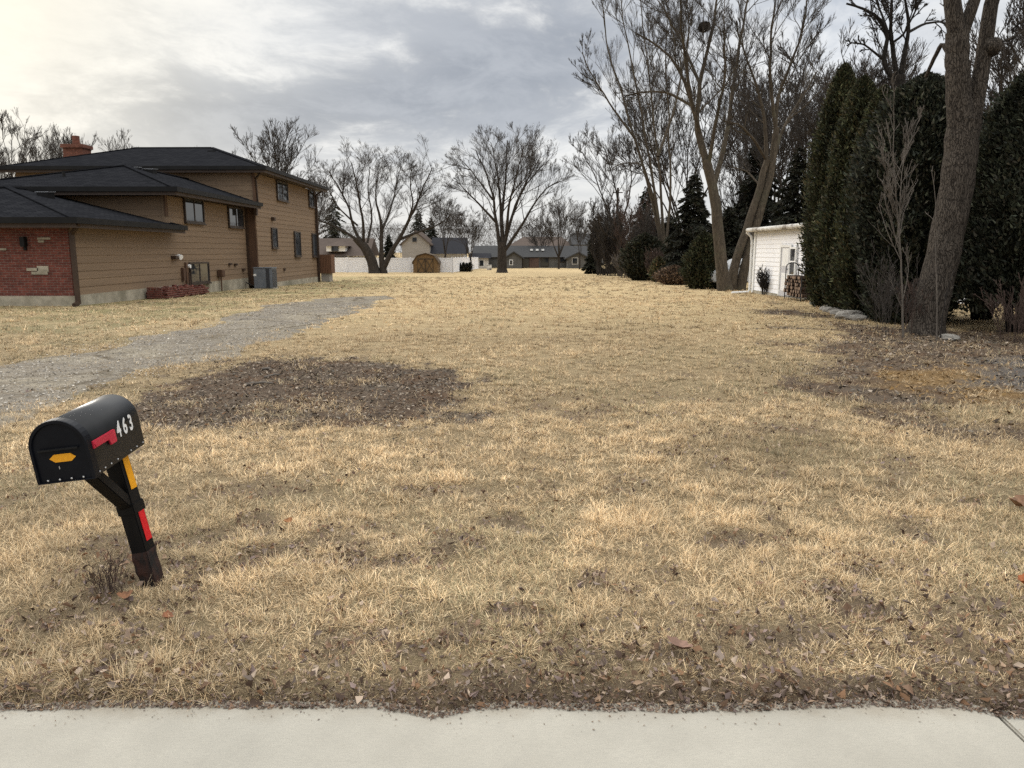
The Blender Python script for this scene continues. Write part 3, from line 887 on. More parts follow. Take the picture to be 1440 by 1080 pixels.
# post
top = INV @ Vector((0.02, .375, .004))
bot = Vector((0, 0, -.15))
ax = (top - bot).normalized()
yaw_side = Vector((cos(-.12), sin(-.12), 0))
fw = ax.cross(yaw_side).normalized(); sdv = fw.cross(ax).normalized() * -1
if sdv.x < 0: sdv = -sdv
PW = .039


def postseg(a, b_, w, name, mat, parent, wob=0):
    vs = []; L = 10
    for i in range(L + 1):
        c = a.lerp(b_, i / L)
        for sx_, sy_ in ((-1, -1), (1, -1), (1, 1), (-1, 1)):
            q = w * (1 + wob * random.uniform(-.5, 1))
            vs.append(c + sdv * (sx_ * q) + fw * (sy_ * q))
    fs = [tuple(range(4))[::-1], tuple(range(4 * L, 4 * L + 4))]
    for i in range(L):
        for k in range(4): fs.append((4 * i + k, 4 * i + (k + 1) % 4, 4 * i + 4 + (k + 1) % 4, 4 * i + 4 + k))
    return MB().add(vs, fs).build(name, mat, parent, bevel=.004)


post = postseg(bot, top, PW, 'post', M['black_post'], mbx)
foot = postseg(bot, bot.lerp(top, .41), PW + .0015, 'post_foot', M['rust'], post, .13)
foot['label'] = 'scuffed rusty sleeve at the foot of the post'
tl = (top - bot).length


def refl(f0, f1, mat):
    a = bot.lerp(top, f0); b_ = bot.lerp(top, f1); o_ = sdv * (PW + .0015)
    vs = []
    wv_ = .022
    for c in (a, b_):
        for q in (-1, 1): vs.append(c + o_ + fw * (q * wv_ + .008))
    vs2 = [q + sdv * .0015 for q in vs]
    MB().add(vs + vs2, [(0, 1, 3, 2), (4, 6, 7, 5), (0, 4, 5, 1), (1, 5, 7, 3), (3, 7, 6, 2), (2, 6, 4, 0)]).build('reflector', mat, post)


refl(.775, .985, M['sticker_yellow']); refl(.46, .655, M['sticker_red'])
br0 = bot.lerp(top, .66); br1 = INV @ Vector((0.015, .13, .002))
MB().bar(br0, br1, .062, .05, up=tuple(ax)).build('brace', M['black_post'], mbx, bevel=.004)
bot_c = bot.lerp(top, .70)
MB().bar(bot.lerp(top, .635), bot.lerp(top, .70), .090, .090, up=tuple(sdv)).build('collar', M['black_post'], mbx, bevel=.004)

# ------------------------------------------------------------------ brown house
HS = empty('house', (-17.5, 36, 0), 'brown split level house with dark hip roofs and a red brick garage front', 'house')
HL = Vector((-17.5, 36, 0))


def hb(mb, name, mat, parent=None, **kw):
    mb.v = [(a - HL.x, b_ - HL.y, c_ - HL.z) for a, b_, c_ in mb.v]
    return mb.build(name, mat, parent or HS, **kw)


def lap_x(x, y0, y1, z0, z1, exp=.235, out=1, mb=None):
    """lap siding on a wall in the plane x, facing +x (out=1) or -x"""
    mb = mb or MB(); z = z0
    while z < z1 - .01:
        zt = min(z + exp, z1)
        mb.prism([(x - .12 * out, y0, z), (x + .020 * out, y0, z), (x + .004 * out, y0, zt), (x - .12 * out, y0, zt)], (0, y1 - y0, 0)); z = zt
    return mb


def lap_y(y, x0, x1, z0, z1, exp=.235, mb=None):
    mb = mb or MB(); z = z0
    while z < z1 - .01:
        zt = min(z + exp, z1)
        mb.prism([(x0, y + .12, z), (x0, y - .020, z), (x0, y - .004, zt), (x0, y + .12, zt)], (x1 - x0, 0, 0)); z = zt
    return mb


GX, GXL = -13.0, -23.0
mb = lap_x(GX, 23.02, 29.45, .30, 2.42); lap_x(GX, 29.45, 38.3, .30, 3.66, mb=mb)
hb(mb, 'siding_wall', M['siding'])
mb = lap_y(29.5, -19.6, GX - .03, 2.2, 3.64)
hb(mb, 'siding_wall', M['siding'])
mb = lap_x(-12.5, 38.33, 49.9, -.02, 5.34); hb(mb, 'siding_wall', M['siding'])
mb = lap_y(38.3, -24, -12.5, 2.6, 5.34); hb(mb, 'siding_wall', M['siding'])
hb(MB().box(-12.97, -12.52, 38.25, 38.33, -.1, 3.66), 'brown_panel', M['brown_wood'])
# hidden back walls close the volumes
hb(MB().box(-24, -23.8, 38.4, 49.9, -.4, 5.33).box(-24, -12.55, 49.8, 49.95, -.4, 5.33).box(GXL, GXL + .2, 23.1, 29.4, 0, 2.4).box(-19.8, -19.6, 29.5, 38, 0, 3.6), 'rear_wall', M['siding'])
hb(MB().box(GXL, GX - .04, 22.96, 23.1, .28, 2.46), 'brick_wall', M['brick'])
hb(MB().box(GXL, GX + .03, 22.93, 23.08, -.2, .28).box(GX - .1, GX + .02, 23.08, 38.25, -.5, .30).box(-12.6, -12.46, 38.25, 49.9, -.9, -.02), 'foundation', M['concrete_base'])
# corner boards
for bx_ in ((GX - .02, GX + .045, 29.42, 29.62, 2.9, 3.66), (-12.55, -12.455, 38.2, 38.42, 3.7, 5.34), (-12.56, -12.455, 49.75, 49.96, -.1, 5.34)):
    hb(MB().box(*bx_), 'corner_board', M['brown_wood'])
# pale block bricks in the brick wall
for (u0, u1, v0, v1) in [(53, 71, 334, 337), (54, 62, 338, 341), (38, 54, 377, 381), (53, 68, 374, 382), (45, 67, 382, 386), (0, 9, 349, 352)]:
    a = P(u0, v1, 22.95); b_ = P(u1, v0, 22.95)
    hb(MB().box(a[0], b_[0], 22.93, 22.97, a[2], b_[2]), 'pale_brick', M['concrete_base'])
a = P(35, 340, 22.95)
lt = hb(MB().box(a[0] - .07, a[0] + .07, 22.80, 22.96, a[2] - .14, a[2] + .14).box(a[0] - .04, a[0] + .04, 22.9, 22.97, a[2] - .25, a[2] - .13), 'wall_lantern', M['gutter'], bevel=.01)


def hip(name, x0, x1, y0, y1, ze, A, B, mat):
    """eave rectangle and ridge A-B"""
    ex = [(x0, y0, ze), (x1, y0, ze), (x1, y1, ze), (x0, y1, ze)]
    A = tuple(A); B = tuple(B)
    mb = MB()
    if abs(A[0] - B[0]) > abs(A[1] - B[1]):       # ridge along x: A left, B right
        mb.add(ex + [A, B], [(0, 1, 5, 4), (1, 2, 5), (2, 3, 4, 5), (3, 0, 4), (3, 2, 1, 0)])
    else:                                          # ridge along y: A near, B far
        mb.add(ex + [A, B], [(0, 1, 4), (1, 2, 5, 4), (2, 3, 5), (3, 0, 4, 5), (3, 2, 1, 0)])
    o = hb(mb, name, mat)
    g_ = MB()
    h1, h2 = ze - .16, ze - .012
    g_.box(x0 - .1, x1 + .1, y0 - .1, y0, h1 + .02, h2 + .045).box(x1, x1 + .1, y0, y1, h1 + .02, h2 + .045)
    hb(g_, 'gutter', M['gutter'])
    f_ = MB().box(x0, x1 - .003, y0 + .003, y0 + .05, ze - .26, ze - .014).box(x1 - .05, x1 - .004, y0 + .055, y1, ze - .26, ze - .014)
    hb(f_, 'fascia', M['fascia'])
    hb(MB().box(x0 + .02, x1 - .06, y0 + .06, y0 + .68, ze - .2, ze - .18).box(x1 - .68, x1 - .06, y0 + .69, y1, ze - .2, ze - .18), 'soffit', M['fascia'])
    # ridge caps
    cp = MB()
    up = Vector((0, 0, .02))
    if abs(A[0] - B[0]) > abs(A[1] - B[1]): segs = [(ex[0], A), (ex[1], B), (ex[2], B), (ex[3], A), (A, B)]
    else: segs = [(ex[0], A), (ex[1], A), (ex[2], B), (ex[3], B), (A, B)]
    for p, q in segs:
        p, q = Vector(p), Vector(q)
        cp.bar(p + up * .5, q + up, .24, .035)
    hb(cp, 'ridge_cap', mat)
    return o


zg = P(120, 310, 22.5)[2]
hip('roof', GXL - .4, -12.47, 22.4, 29.9, 2.52, (-17.7, 27.75, 3.80), (-17.7, 29.85, 3.80), M['shingle'])
hip('roof', -21.2, -12.22, 28.7, 38.35, 3.87, P(177, 233, 32.4), (P(177, 233, 32.4)[0], 38.3, P(177, 233, 32.4)[2]), M['shingle'])
ra = P(298, 208, 43.2); rb_ = P(192, 211, 43.2); rb_[2] = ra[2]
hip('roof', -24.5, -11.78, 37.75, 50.4, 5.55, rb_, ra, M['shingle'])
# vents on the roofs
for (u, v, y) in [(64, 272, 27.6), (188, 237, 32.9), (211, 239.5, 33.4), (299, 213, 42.2)]:
    p = P(u, v, y)
    rvt = hb(MB().box(p[0] - .2, p[0] + .2, p[1] - .2, p[1] + .2, p[2] - .25, p[2] + .03), 'roof_vent', M['gutter'], bevel=.01)
    if u != 299: hb(MB().prism([(p[0] - .24, p[1] - .22, p[2] + .03), (p[0] + .24, p[1] - .22, p[2] + .03), (p[0] + .24, p[1] + .22, p[2] + .06), (p[0] - .24, p[1] + .22, p[2] + .06)], (0, 0, .015)), 'vent_cap', M['steel'], rvt)
p = P(64, 272, 27.6); p = P(90, 248, 30.5); hb(MB().tube([(p[0], p[1], p[2] - .3), (p[0], p[1], p[2] + .2)], .06, 10), 'vent_pipe', M['gutter'])
# chimney
p0 = P(94, 225, 44); p1 = P(119, 202, 44)
ch = hb(MB().box(p0[0], p1[0], 43.7, 44.6, 5.6, p1[2] - .25), 'chimney', M['chimney_brick'])
hb(MB().box(p0[0] - .08, p1[0] + .08, 43.6, 44.7, p1[2] - .25, p1[2] - .06), 'chimney_collar', M['chimney_brick'], ch).location = (0, 0, 0)
cx_ = (p0[0] + p1[0]) / 2 + .02
hb(MB().tube([(cx_, 44.1, p1[2] - .07), (cx_, 44.1, p1[2] + .42)], .19, 12), 'flue_pot', M['chimney_brick'], ch)


def window_x(x, y0, y1, z0, z1, parent=HS, split=1, mat=None, pmat=None, off=None, out=1):
    mat = mat or M['window_frame']; w = .07; o_ = out
    off = HL if off is None else off
    fr = MB(); xa, xb = sorted((x + .0 * o_, x + .075 * o_))
    fr.box(xa, xb, y0 - w, y1 + w, z1, z1 + w).box(xa, xb, y0 - w, y1 + w, z0 - w, z0).box(xa, xb, y0 - w, y0, z0, z1).box(xa, xb, y1, y1 + w, z0, z1)
    xa2, xb2 = sorted((x + .005 * o_, x + .06 * o_))
    if split: fr.box(xa2, xb2, (y0 + y1) / 2 - .03, (y0 + y1) / 2 + .03, z0, z1)
    sa, sb = sorted((x + .002 * o_, x + .12 * o_))
    fr.box(sa, sb, y0 - w - .02, y1 + w + .02, z0 - w - .05, z0 - w)
    pa, pb = sorted((x - .01 * o_, x + .04 * o_))
    pn = MB().box(pa, pb, y0 + .002, y1 - .002, z0 + .002, z1 - .002)
    for q in (fr, pn): q.v = [(a - off[0], b_ - off[1], c_ - off[2]) for a, b_, c_ in q.v]
    f = fr.build('window', mat, parent); pn.build('pane', pmat or M['pane'], f)
    return f


def wn(x, u0, v0, u1, v1):
    y0 = x / ((u0 - 720) / CF) ; y1 = x / ((u1 - 720) / CF)
    # refine so the point lies on the plane x
    for _ in range(30):
        y0 *= x / P(u0, (v0 + v1) / 2, y0)[0]; y1 *= x / P(u1, (v0 + v1) / 2, y1)[0]
    return y0, y1, P(u0, v1, y0)[2], P(u0, v0, y0)[2]


WX = GX + .02
for (u0, v0, u1, v1, sp_) in [(259, 279, 284, 310, 1), (321, 292, 340, 317, 1), (267, 371.5, 292, 397, 1)]:
    y0, y1, z0, z1 = wn(WX, u0, v0, u1, v1); window_x(WX, y0, y1, z0, z1, split=sp_)
WX = -12.48
for (u0, v0, u1, v1, sp_) in [(389, 255, 403, 279, 1), (434, 268, 440, 289, 0), (382, 322, 388.5, 347, 0), (414, 327, 421.5, 359, 0), (439, 329.5, 444.5, 359.5, 0)]:
    y0, y1, z0, z1 = wn(WX, u0, v0, u1, v1); window_x(WX, y0, y1, z0, z1, split=sp_)
# downspouts
hb(MB().bar((-12.42, 22.5, 2.4), (-12.86, 22.88, 2.12), .09, .11).bar((-12.89, 22.9, 2.14), (-12.89, 22.9, .05), .10, .13).bar((-12.89, 22.9, .08), (-12.8, 22.5, .03), .09, .11), 'downspout', M['trim'])
hb(MB().bar((-11.9, 37.9, 5.42), (-12.42, 38.35, 5.05), .08, .08).bar((-12.42, 38.35, 5.07), (-12.42, 38.5, 3.75), .08, .08).bar((-12.42, 38.1, 3.9), (-12.42, 38.12, 3.3), .14, .2), 'downspout', M['trim'])
hb(MB().bar((-11.9, 50.0, 5.42), (-12.36, 49.8, 5.1), .1, .1).bar((-12.37, 49.8, 5.12), (-12.37, 49.8, -.45), .11, .13), 'downspout', M['trim'])
hb(MB().bar((-12.93, 38.18, 3.66), (-12.93, 38.18, -.1), .10, .10), 'downspout', M['trim'])


def onwall(u, v, x):
    y = x / ((u - 720) / CF)
    for _ in range(30): y *= x / P(u, v, y)[0]
    return P(u, v, y)


p = onwall(247, 362, GX)
vt = hb(MB().box(GX, GX + .2, p[1] - .45, p[1] - .2, p[2] - .06, p[2] + .06).box(GX, GX + .06, p[1] - .25, p[1] + .45, p[2] - .05, p[2] + .03), 'floodlight', M['trim'], bevel=.01)
hb(MB().tube([(GX + .02, p[1], p[2] + .04), (GX + .1, p[1], p[2] + .05), (GX + .24, p[1] - .05, p[2])], [.05, .08, .10], 12), 'lamp', M['white_paint'], vt)
p = onwall(262, 400, GX)
hb(MB().box(GX, GX + .09, p[1] - .1, p[1] + .06, .35, 1.15).box(GX, GX + .12, p[1] - .45, p[1] - .25, .45, .95), 'meter_board', M['brown_wood'])
hb(MB().tube([(GX + .03, p[1] + .15, 1.0), (GX + .16, p[1] + .15, 1.0)], .075, 12), 'electric_meter', M['white_paint'])
hb(MB().tube([(GX + .1, p[1] + .1, .75), (GX + .1, p[1] + .1, .02)], .04, 8), 'conduit', M['trim'])
p = onwall(307, 388, GX)
gm_ = hb(MB().box(GX + .02, GX + .25, p[1] - .18, p[1] + .18, p[2] - .05, p[2] + .27), 'gas_meter', M['brown_wood'], bevel=.03)
hb(MB().tube([(GX + .12, p[1], p[2] - .05), (GX + .12, p[1], -.15)], .03, 8), 'gas_pipe', M['brown_wood'], gm_)
for u, v in ((322, 371.5), (330, 372), (341, 379)):
    p = onwall(u, v, GX); hb(MB().box(GX, GX + .12, p[1] - .13, p[1] + .13, p[2] - .05, p[2] + .05), 'wall_vent', M['trim'], bevel=.01)
p = onwall(382, 308, -12.5); hb(MB().box(-12.5, -12.32, p[1] - .14, p[1] + .14, p[2] - .09, p[2] + .09), 'wall_vent', M['trim'], bevel=.02)
p = onwall(399, 379, -12.5); hb(MB().box(-12.5, -12.4, p[1] - .1, p[1] + .1, p[2] - .06, p[2] + .06), 'wall_vent', M['trim'])

# brick planter against the wall
pl0 = onwall(203, 419, GX); pl1 = onwall(266, 408, GX)
ob = empty('brick_planter', ((-12.55), (pl0[1] + pl1[1]) / 2, 0), 'low broken red brick planter at the foot of the brown side wall', 'planter')
mb = MB(); ly = (pl1[1] - pl0[1])
random.seed(3)
for face in (0, 1):
    for row in range(5):
        yy = -ly / 2 + (row % 2) * .11 if face == 0 else 0
        if face == 0:
            while yy < ly / 2 - .1:
                lim = 5 - (2.2 * abs(sin(yy * 2.1)) + (1.5 if yy > ly * .3 else 0))
                if row < lim:
                    jx = random.uniform(-.02, .02)
                    mb.box(.22 + jx, .33 + jx, yy, yy + .205, -.05 + row * .078, .018 + row * .078)
                yy += .215
        else:
            for k in range(2): mb.box(-.32 + k * .27, -.06 + k * .25, -ly / 2 - .06, -ly / 2 + .05, -.05 + row * .078, .018 + row * .078)
mb.box(-.40, .24, -ly / 2 + .05, ly / 2 - .02, -.1, .17)
for k in range(45):
    mb.bar((random.uniform(-.35, .22), random.uniform(-ly / 2, ly / 2), .36), (random.uniform(-.3, .3), random.uniform(-ly / 2, ly / 2), .36), .001, .001) if False else None
    c = Vector((random.uniform(-.3, .25), random.uniform(-ly / 2 + .1, ly / 2 - .1), random.uniform(.17, .30))); dv = Vector((random.uniform(-1, 1), random.uniform(-1, 1), random.uniform(-.4, .4))).normalized() * .1
    mb.bar(c - dv, c + dv, .1, .07)
mb.build('brickwork', M['brick'], ob)

# air conditioner
AC = empty('air_conditioner', (-11.95, 37.55, float(slope(37.5))), 'grey air conditioner unit standing at the inner corner of the brown house', 'air conditioner')
MB().box(-.5, .5, -.45, .45, -.06, .04).build('pad', M['concrete_base'], AC)
MB().box(-.44, .44, -.4, .4, .04, .98).build('casing', M['ac_grey'], AC, bevel=.02)
MB().box(-.46, .46, -.42, .42, .98, 1.03).build('top_cover', M['ac_grey'], AC, bevel=.01)
mb = MB()
for k in range(11): mb.box(.442, .455, -.35, .35, .1 + k * .078, .15 + k * .078)
mb.build('grille', M['ac_dark'], AC)
MB().box(.16, .33, -.412, -.398, .06, .97).build('louvre_panel', M['ac_dark'], AC)
MB().box(-.43, -.3, -.412, -.398, .62, .72).build('nameplate', M['white_paint'], AC)
MB().tube([(-.35, .3, .2), (-.7, .35, .12), (-1.0, .1, .3)], .03, 6).build('pipe', M['cable'], AC)

# wooden enclosure behind the house
q0 = P(451, 392, 50.4); q1 = P(467, 392, 50.4)
EN = empty('wooden_screen', ((q0[0] + q1[0]) / 2, 50.6, float(slope(50.5))), 'reddish brown board enclosure on a pale base at the far house corner', 'screen')
hw = (q1[0] - q0[0]) / 2
MB().box(-hw + .08, hw - .12, -.4, .5, -.1, .62).build('base', M['tan_wall'], EN)
mb = MB()
for k in range(7): mb.box(-hw + k * 2 * hw / 7, -hw + (k + 1) * 2 * hw / 7 - .012, -.5, -.46, .55, 1.75)
for k in range(7): mb.box(hw, hw + .04, -.46 + k * .15, -.46 + (k + 1) * .15 - .012, .55, 1.75)
mb.box(-hw, hw - .005, -.455, .55, .58, 1.70)
mb.build('boards', M['cedar'], EN)

# ------------------------------------------------------------------ white garage on the right
GW = empty('garage', (11.6, 28.6, 0), 'white sided garage half hidden by the tall evergreens', 'garage')
GO = Vector((11.6, 28.6, 0)); wx = 10.12


def gb(mb, name, mat, parent=None, **kw):
    mb.v = [(a - GO.x, b_ - GO.y, c_ - GO.z) for a, b_, c_ in mb.v]
    return mb.build(name, mat, parent or GW, **kw)


gb(lap_x(wx, 24.0, 32.4, .0, 2.38, .17, -1), 'siding_wall', M['vinyl'])
gb(MB().box(wx + .13, 16, 24.05, 32.38, -.3, 2.36), 'inner_wall', M['vinyl'])
gb(MB().box(wx - .06, wx + .1, 32.3, 32.5, -.2, 2.4), 'corner_board', M['white_paint'])
gb(MB().box(wx - .05, wx + .12, 24, 32.4, -.4, -.003), 'foundation', M['concrete_base'])
gb(MB().prism([(wx - .25, 23.8, 2.40), (wx - .25, 23.8, 2.50), (13.2, 23.8, 2.60), (16.3, 23.8, 2.5), (16.3, 23.8, 2.40)], (0, 8.85, 0)), 'roof', M['shingle_grey'])
gt = gb(MB().tube([(wx - .32, 23.8, 2.45), (wx - .32, 32.55, 2.45)], .085, 10), 'gutter', M['old_white'])
gb(MB().tube([(wx - .32, 32.55, 2.44), (wx - .30, 32.7, 2.36), (wx - .14, 32.62, 2.2), (wx - .10, 32.6, 2.0), (wx - .10, 32.6, -.05), (wx - .2, 32.5, -.1), (wx - .95, 32.2, -.12)], .055, 10), 'downspout', M['white_paint'])


def onx(u, v, x=wx): return onwall(u, v, x)


d0 = onx(1098.5, 400); d1 = onx(1111, 400)
ya, yb = d1[1], d0[1]
zb = -.05; zt = onx(1103, 348)[2]
dr_ = gb(MB().box(wx - .06, wx - .03, ya, yb, zb, zt), 'door', M['door_white'])
gb(MB().box(wx - .085, wx - .03, ya - .09, ya - .002, zb, zt + .1).box(wx - .085, wx - .03, yb + .002, yb + .1, zb, zt + .1).box(wx - .085, wx - .03, ya, yb, zt + .002, zt + .1), 'frame', M['white_paint'], dr_)
gb(MB().tube([(wx - .06, ya + .08, .95), (wx - .13, ya + .08, .95)], .03, 8), 'handle', M['steel'], dr_)
for zz0 in (.15, 1.05):
    gb(MB().box(wx - .068, wx - .058, ya + .14, yb - .14, zz0, zz0 + .65), 'panel', M['white_paint'], dr_, bevel=.004)
w0 = onx(1120.5, 380)[1]; w1 = onx(1113.5, 380)[1]
window_x(wx - .03, w0, w1, onx(1117, 386)[2], onx(1117, 350)[2], GW, 0, M['white_paint'], None, GO, -1)
zmid = (onx(1117, 386)[2] + onx(1117, 350)[2]) / 2
gb(MB().box(wx - .10, wx - .04, w0, w1, zmid - .03, zmid + .03), 'sash_bar', M['white_paint'])

# log rack with firewood
lr0 = P(1107, 418, 26.6); LR = empty('log_rack', (9.70, 26.1, float(slope(26))), 'black iron firewood rack with hooped ends in front of the white garage', 'log rack')
mb = MB()
for yy in (-.75, .75):
    for k in range(1):
        hoop = [(-.22, yy, 0), (-.22, yy, 1.1)] + [(-.22 + .22 - .22 * cos(a), yy, 1.1 + .16 * sin(a)) for a in np.linspace(0, pi, 8)[1:-1]] + [(.22, yy, 1.1), (.22, yy, 0)]
        mb.tube(hoop, .018, 6)
mb.bar((-.2, -.75, .12), (-.2, .75, .12), .03, .03).bar((.2, -.75, .12), (.2, .75, .12), .03, .03)
mb.build('frame', M['black_iron'], LR)
LB = bark('log bark', (.05, .035, .028), (.14, .10, .075), 14)
LE = noisy('log ends', (.28, .20, .14), (.17, .11, .075), 20, .9)
rl = random.Random(2); log0 = None
for row in range(6):
    for k in range(11):
        rad = rl.uniform(.045, .072)
        if log0 is None:
            l = empty('firewood_log', (0, 0, 0)); log0 = l
            MB().tube([(-.2, 0, 0), (.2, 0, 0)], .075, 9).build('bark', LB, l)
            MB().tube([(-.205, 0, 0), (-.199, 0, 0)], .066, 9).build('cut_end', LE, l)
        else: l = copy_tree(log0)
        l.location = (9.70 + rl.uniform(-.06, .04), 26.1 - .66 + k * .13 + (row % 2) * .06 + rl.uniform(-.015, .015), float(slope(26)) + .2 + row * .115)
        l.rotation_euler = (rl.uniform(0, 6), 0, rl.uniform(-.05, .05)); l.scale = (1, rad / .075, rad / .075)
        setp(l, 'split log in the firewood stack before the white garage', 'log', 'logs stacked in the firewood rack')

# ------------------------------------------------------------------ parked car, mostly hidden between the trunks and the garage
CA = empty('parked_car', (11.4, 37.6, float(slope(37))), 'silver car glimpsed between the double trunk and the white garage', 'car', rz=radians(8))
pf = [(-2.1, .35), (-2.15, .7), (-1.95, .92), (-1.1, 1.0), (-.55, 1.42), (.75, 1.45), (1.5, 1.02), (2.05, .88), (2.15, .6), (2.1, .35)]
MB().prism([(a, -.85, b_) for a, b_ in pf], (0, 1.7, 0)).build('body', M['carpaint'], CA, bevel=.05)
MB().prism([(a, -.862, b_) for a, b_ in [(-.95, 1.02), (-.5, 1.34), (.7, 1.36), (1.25, 1.04)]], (0, .006, 0)).build('side_window', M['pane'], CA)
MB().prism([(a, .856, b_) for a, b_ in [(-.95, 1.02), (-.5, 1.34), (.7, 1.36), (1.25, 1.04)]], (0, .006, 0)).build('side_window', M['pane'], CA)
w_ = None
for a, s in ((-1.35, -1), (1.35, -1), (-1.35, 1), (1.35, 1)):
    if w_ is None: w_ = MB().tube([(0, -.1, 0), (0, .1, 0)], .33, 18).build('wheel', M['tire'], CA); MB().tube([(0, -.112, 0), (0, .112, 0)], .2, 14).build('rim', M['steel'], w_); wo = w_
    else: wo = copy_tree(w_, CA)
    wo.location = (a, s * .82, .33)
MB().box(-2.17, -2.1, -.7, -.4, .68, .82).build('headlight', M['white_paint'], CA)
MB().box(-2.17, -2.1, .4, .7, .68, .82).build('headlight', M['white_paint'], CA)
MB().box(-2.2, -2.08, -.75, .75, .36, .55).build('bumper', M['ac_dark'], CA)

# ------------------------------------------------------------------ far background: fence, shed, houses
def fence_run(u0, u1, y0, y1, label, name='white_fence'):
    a = P(u0, 383, y0); b_ = P(u1, 383, y1); a[2] = slope(y0); b_[2] = slope(y1)
    o = empty(name, a, label, 'fence')
    dv = Vector(b_ - a); L = dv.length
    n = max(1, round(L / 2.4))
    pa = MB().bar((0, 0, .86), tuple(dv + Vector((0, 0, .86))), .05, 1.6)
    pa.build('panel', M['vinyl'], o)
    for hh in (1.66, .1): MB().bar(Vector((0, -.0, hh)), dv + Vector((0, 0, hh)), .09, .13).build('rail', M['vinyl'], o)
    p0 = None
    for k in range(n + 1):
        q = dv * (k / n)
        if p0 is None: p0 = pp = MB().box(-.07, .07, -.07, .07, -.2, 1.8).build('post', M['vinyl'], o)
        else: pp = p0.copy(); COL.objects.link(pp); pp.parent = o
        pp.location = q
    return o


fence_run(430, 636, 92, 92, 'long white vinyl fence behind the multi stemmed tree and barn shed')
fence_run(637, 672, 92, 118, 'white slatted fence running back beside the dark clipped shrubs')
# small dark clipped shrubs by the fence are built with the plants below

# barn shaped shed
sb0 = P(580, 383, 89); sb1 = P(617, 383, 89)
SHC = np.array([(sb0[0] + sb1[0]) / 2, 89, float(slope(89))]); hw = (sb1[0] - sb0[0]) / 2; hh = 2.16
SH = empty('garden_shed', SHC, 'small brown barn shaped shed with crossed double doors', 'shed')
prof = [(-hw * .93, 0), (hw * .93, 0), (hw * .93, hh * .58), (hw * .62, hh * .88), (0, hh), (-hw * .62, hh * .88), (-hw * .93, hh * .58)]
MB().prism([(a, 0, b_) for a, b_ in prof], (0, 3, 0)).build('wall', M['barnwood'], SH)
mb = MB(); rp = [(-hw * 1.02, hh * .5), (-hw * .98, hh * .6), (-hw * .65, hh * .93), (0, hh * 1.05), (hw * .65, hh * .93), (hw * .98, hh * .6), (hw * 1.02, hh * .5)]
for p, q in zip(rp[:-1], rp[1:]):
    mb.prism([(p[0], -.15, p[1]), (q[0], -.15, q[1]), (q[0] * .96, -.15, q[1] - .08), (p[0] * .96, -.15, p[1] - .08)], (0, 3.3, 0))
mb.build('roof', M['barnroof'], SH)
for s in (-1, 1):
    xa, xb = sorted((s * .02, s * hw * .60))
    dd_ = MB().box(xa, xb, -.05, -.02, .05, hh * .76).build('door', M['barnwood'], SH)
    tb = MB().bar((xa, -.07, .1), (xb, -.07, hh * .74), .1, .04, up=(0, 1, 0)).bar((xa, -.075, hh * .74), (xb, -.075, .1), .1, .04, up=(0, 1, 0))
    tb.box(xa, xa + .07, -.09, -.052, .05, hh * .76).box(xb - .07, xb, -.09, -.052, .05, hh * .76).box(xa, xb, -.088, -.053, hh * .70, hh * .76).box(xa, xb, -.088, -.053, .05, .13)
    tb.build('trim', M['barnroof'], dd_)

# tan house with white dormer
def pxbox(u0, v0, u1, v1, y, dep):
    a = P(u0, v1, y); b_ = P(u1, v0, y)
    return a[0], b_[0], y, y + dep, a[2], b_[2]


def far_house(label, u, y):
    p = P(u, 380, y); p[2] = slope(y)
    o = empty('house', p, label, 'house'); return o, Vector(p)


def fb(mb, o, off, name, mat, parent=None):
    mb.v = [(a - off.x, b_ - off.y, c_ - off.z) for a, b_, c_ in mb.v]
    return mb.build(name, mat, parent or o)


def fwin(o, off, u0, v0, u1, v1, y, mat=None, frame=.1, pane=None):
    x0, x1, y0, y1, z0, z1 = pxbox(u0, v0, u1, v1, y, .05)
    f = fb(MB().box(x0 - frame, x1 + frame, y - .06, y + .02, z0 - frame, z1 + frame), o, off, 'window', mat or M['white_paint'])
    fb(MB().box(x0, x1, y - .09, y - .055, z0, z1), o, off, 'pane', pane or M['pane'], f)


def gable_roof_x(o, off, u0, u1, vtop, veave, y, dep, mat, over=0.0):
    """ridge along x, slope facing the viewer"""
    a = P(u0, veave, y); b_ = P(u1, veave, y); rz = P(u0, vtop, y + dep / 2)[2]
    fb(MB().prism([(a[0], y - .4, a[2]), (a[0], y + dep / 2, rz), (a[0], y + dep + .4, a[2])], (b_[0] - a[0], 0, 0)), o, off, 'roof', mat)


o, of = far_house('pale two storey house with brown roof and wide white dormer left of the fence tree', 478, 125)
fb(MB().box(*pxbox(440, 361, 516, 384, 125, 9)), o, of, 'wall', M['palehouse'])
gable_roof_x(o, of, 434, 520, 335, 360, 125, 9, M['shingle_brown'])
fb(MB().box(*pxbox(459, 345.5, 485, 353.5, 124.6, 3)), o, of, 'dormer', M['white_paint'])
a = P(456, 346, 124); b_ = P(489, 346, 124)
fb(MB().prism([(a[0], 124, a[2]), (b_[0], 124, a[2]), ((a[0] + b_[0]) / 2, 127, a[2] + .9)], (0, 3, 0)), o, of, 'dormer_roof', M['shingle_brown'])
fwin(o, of, 467, 346.5, 475, 352.5, 124.5, M['greyhouse'])
for u0, u1 in ((472, 482), (486.5, 492), (500, 508)): fwin(o, of, u0, 363, u1, 374, 124.9)

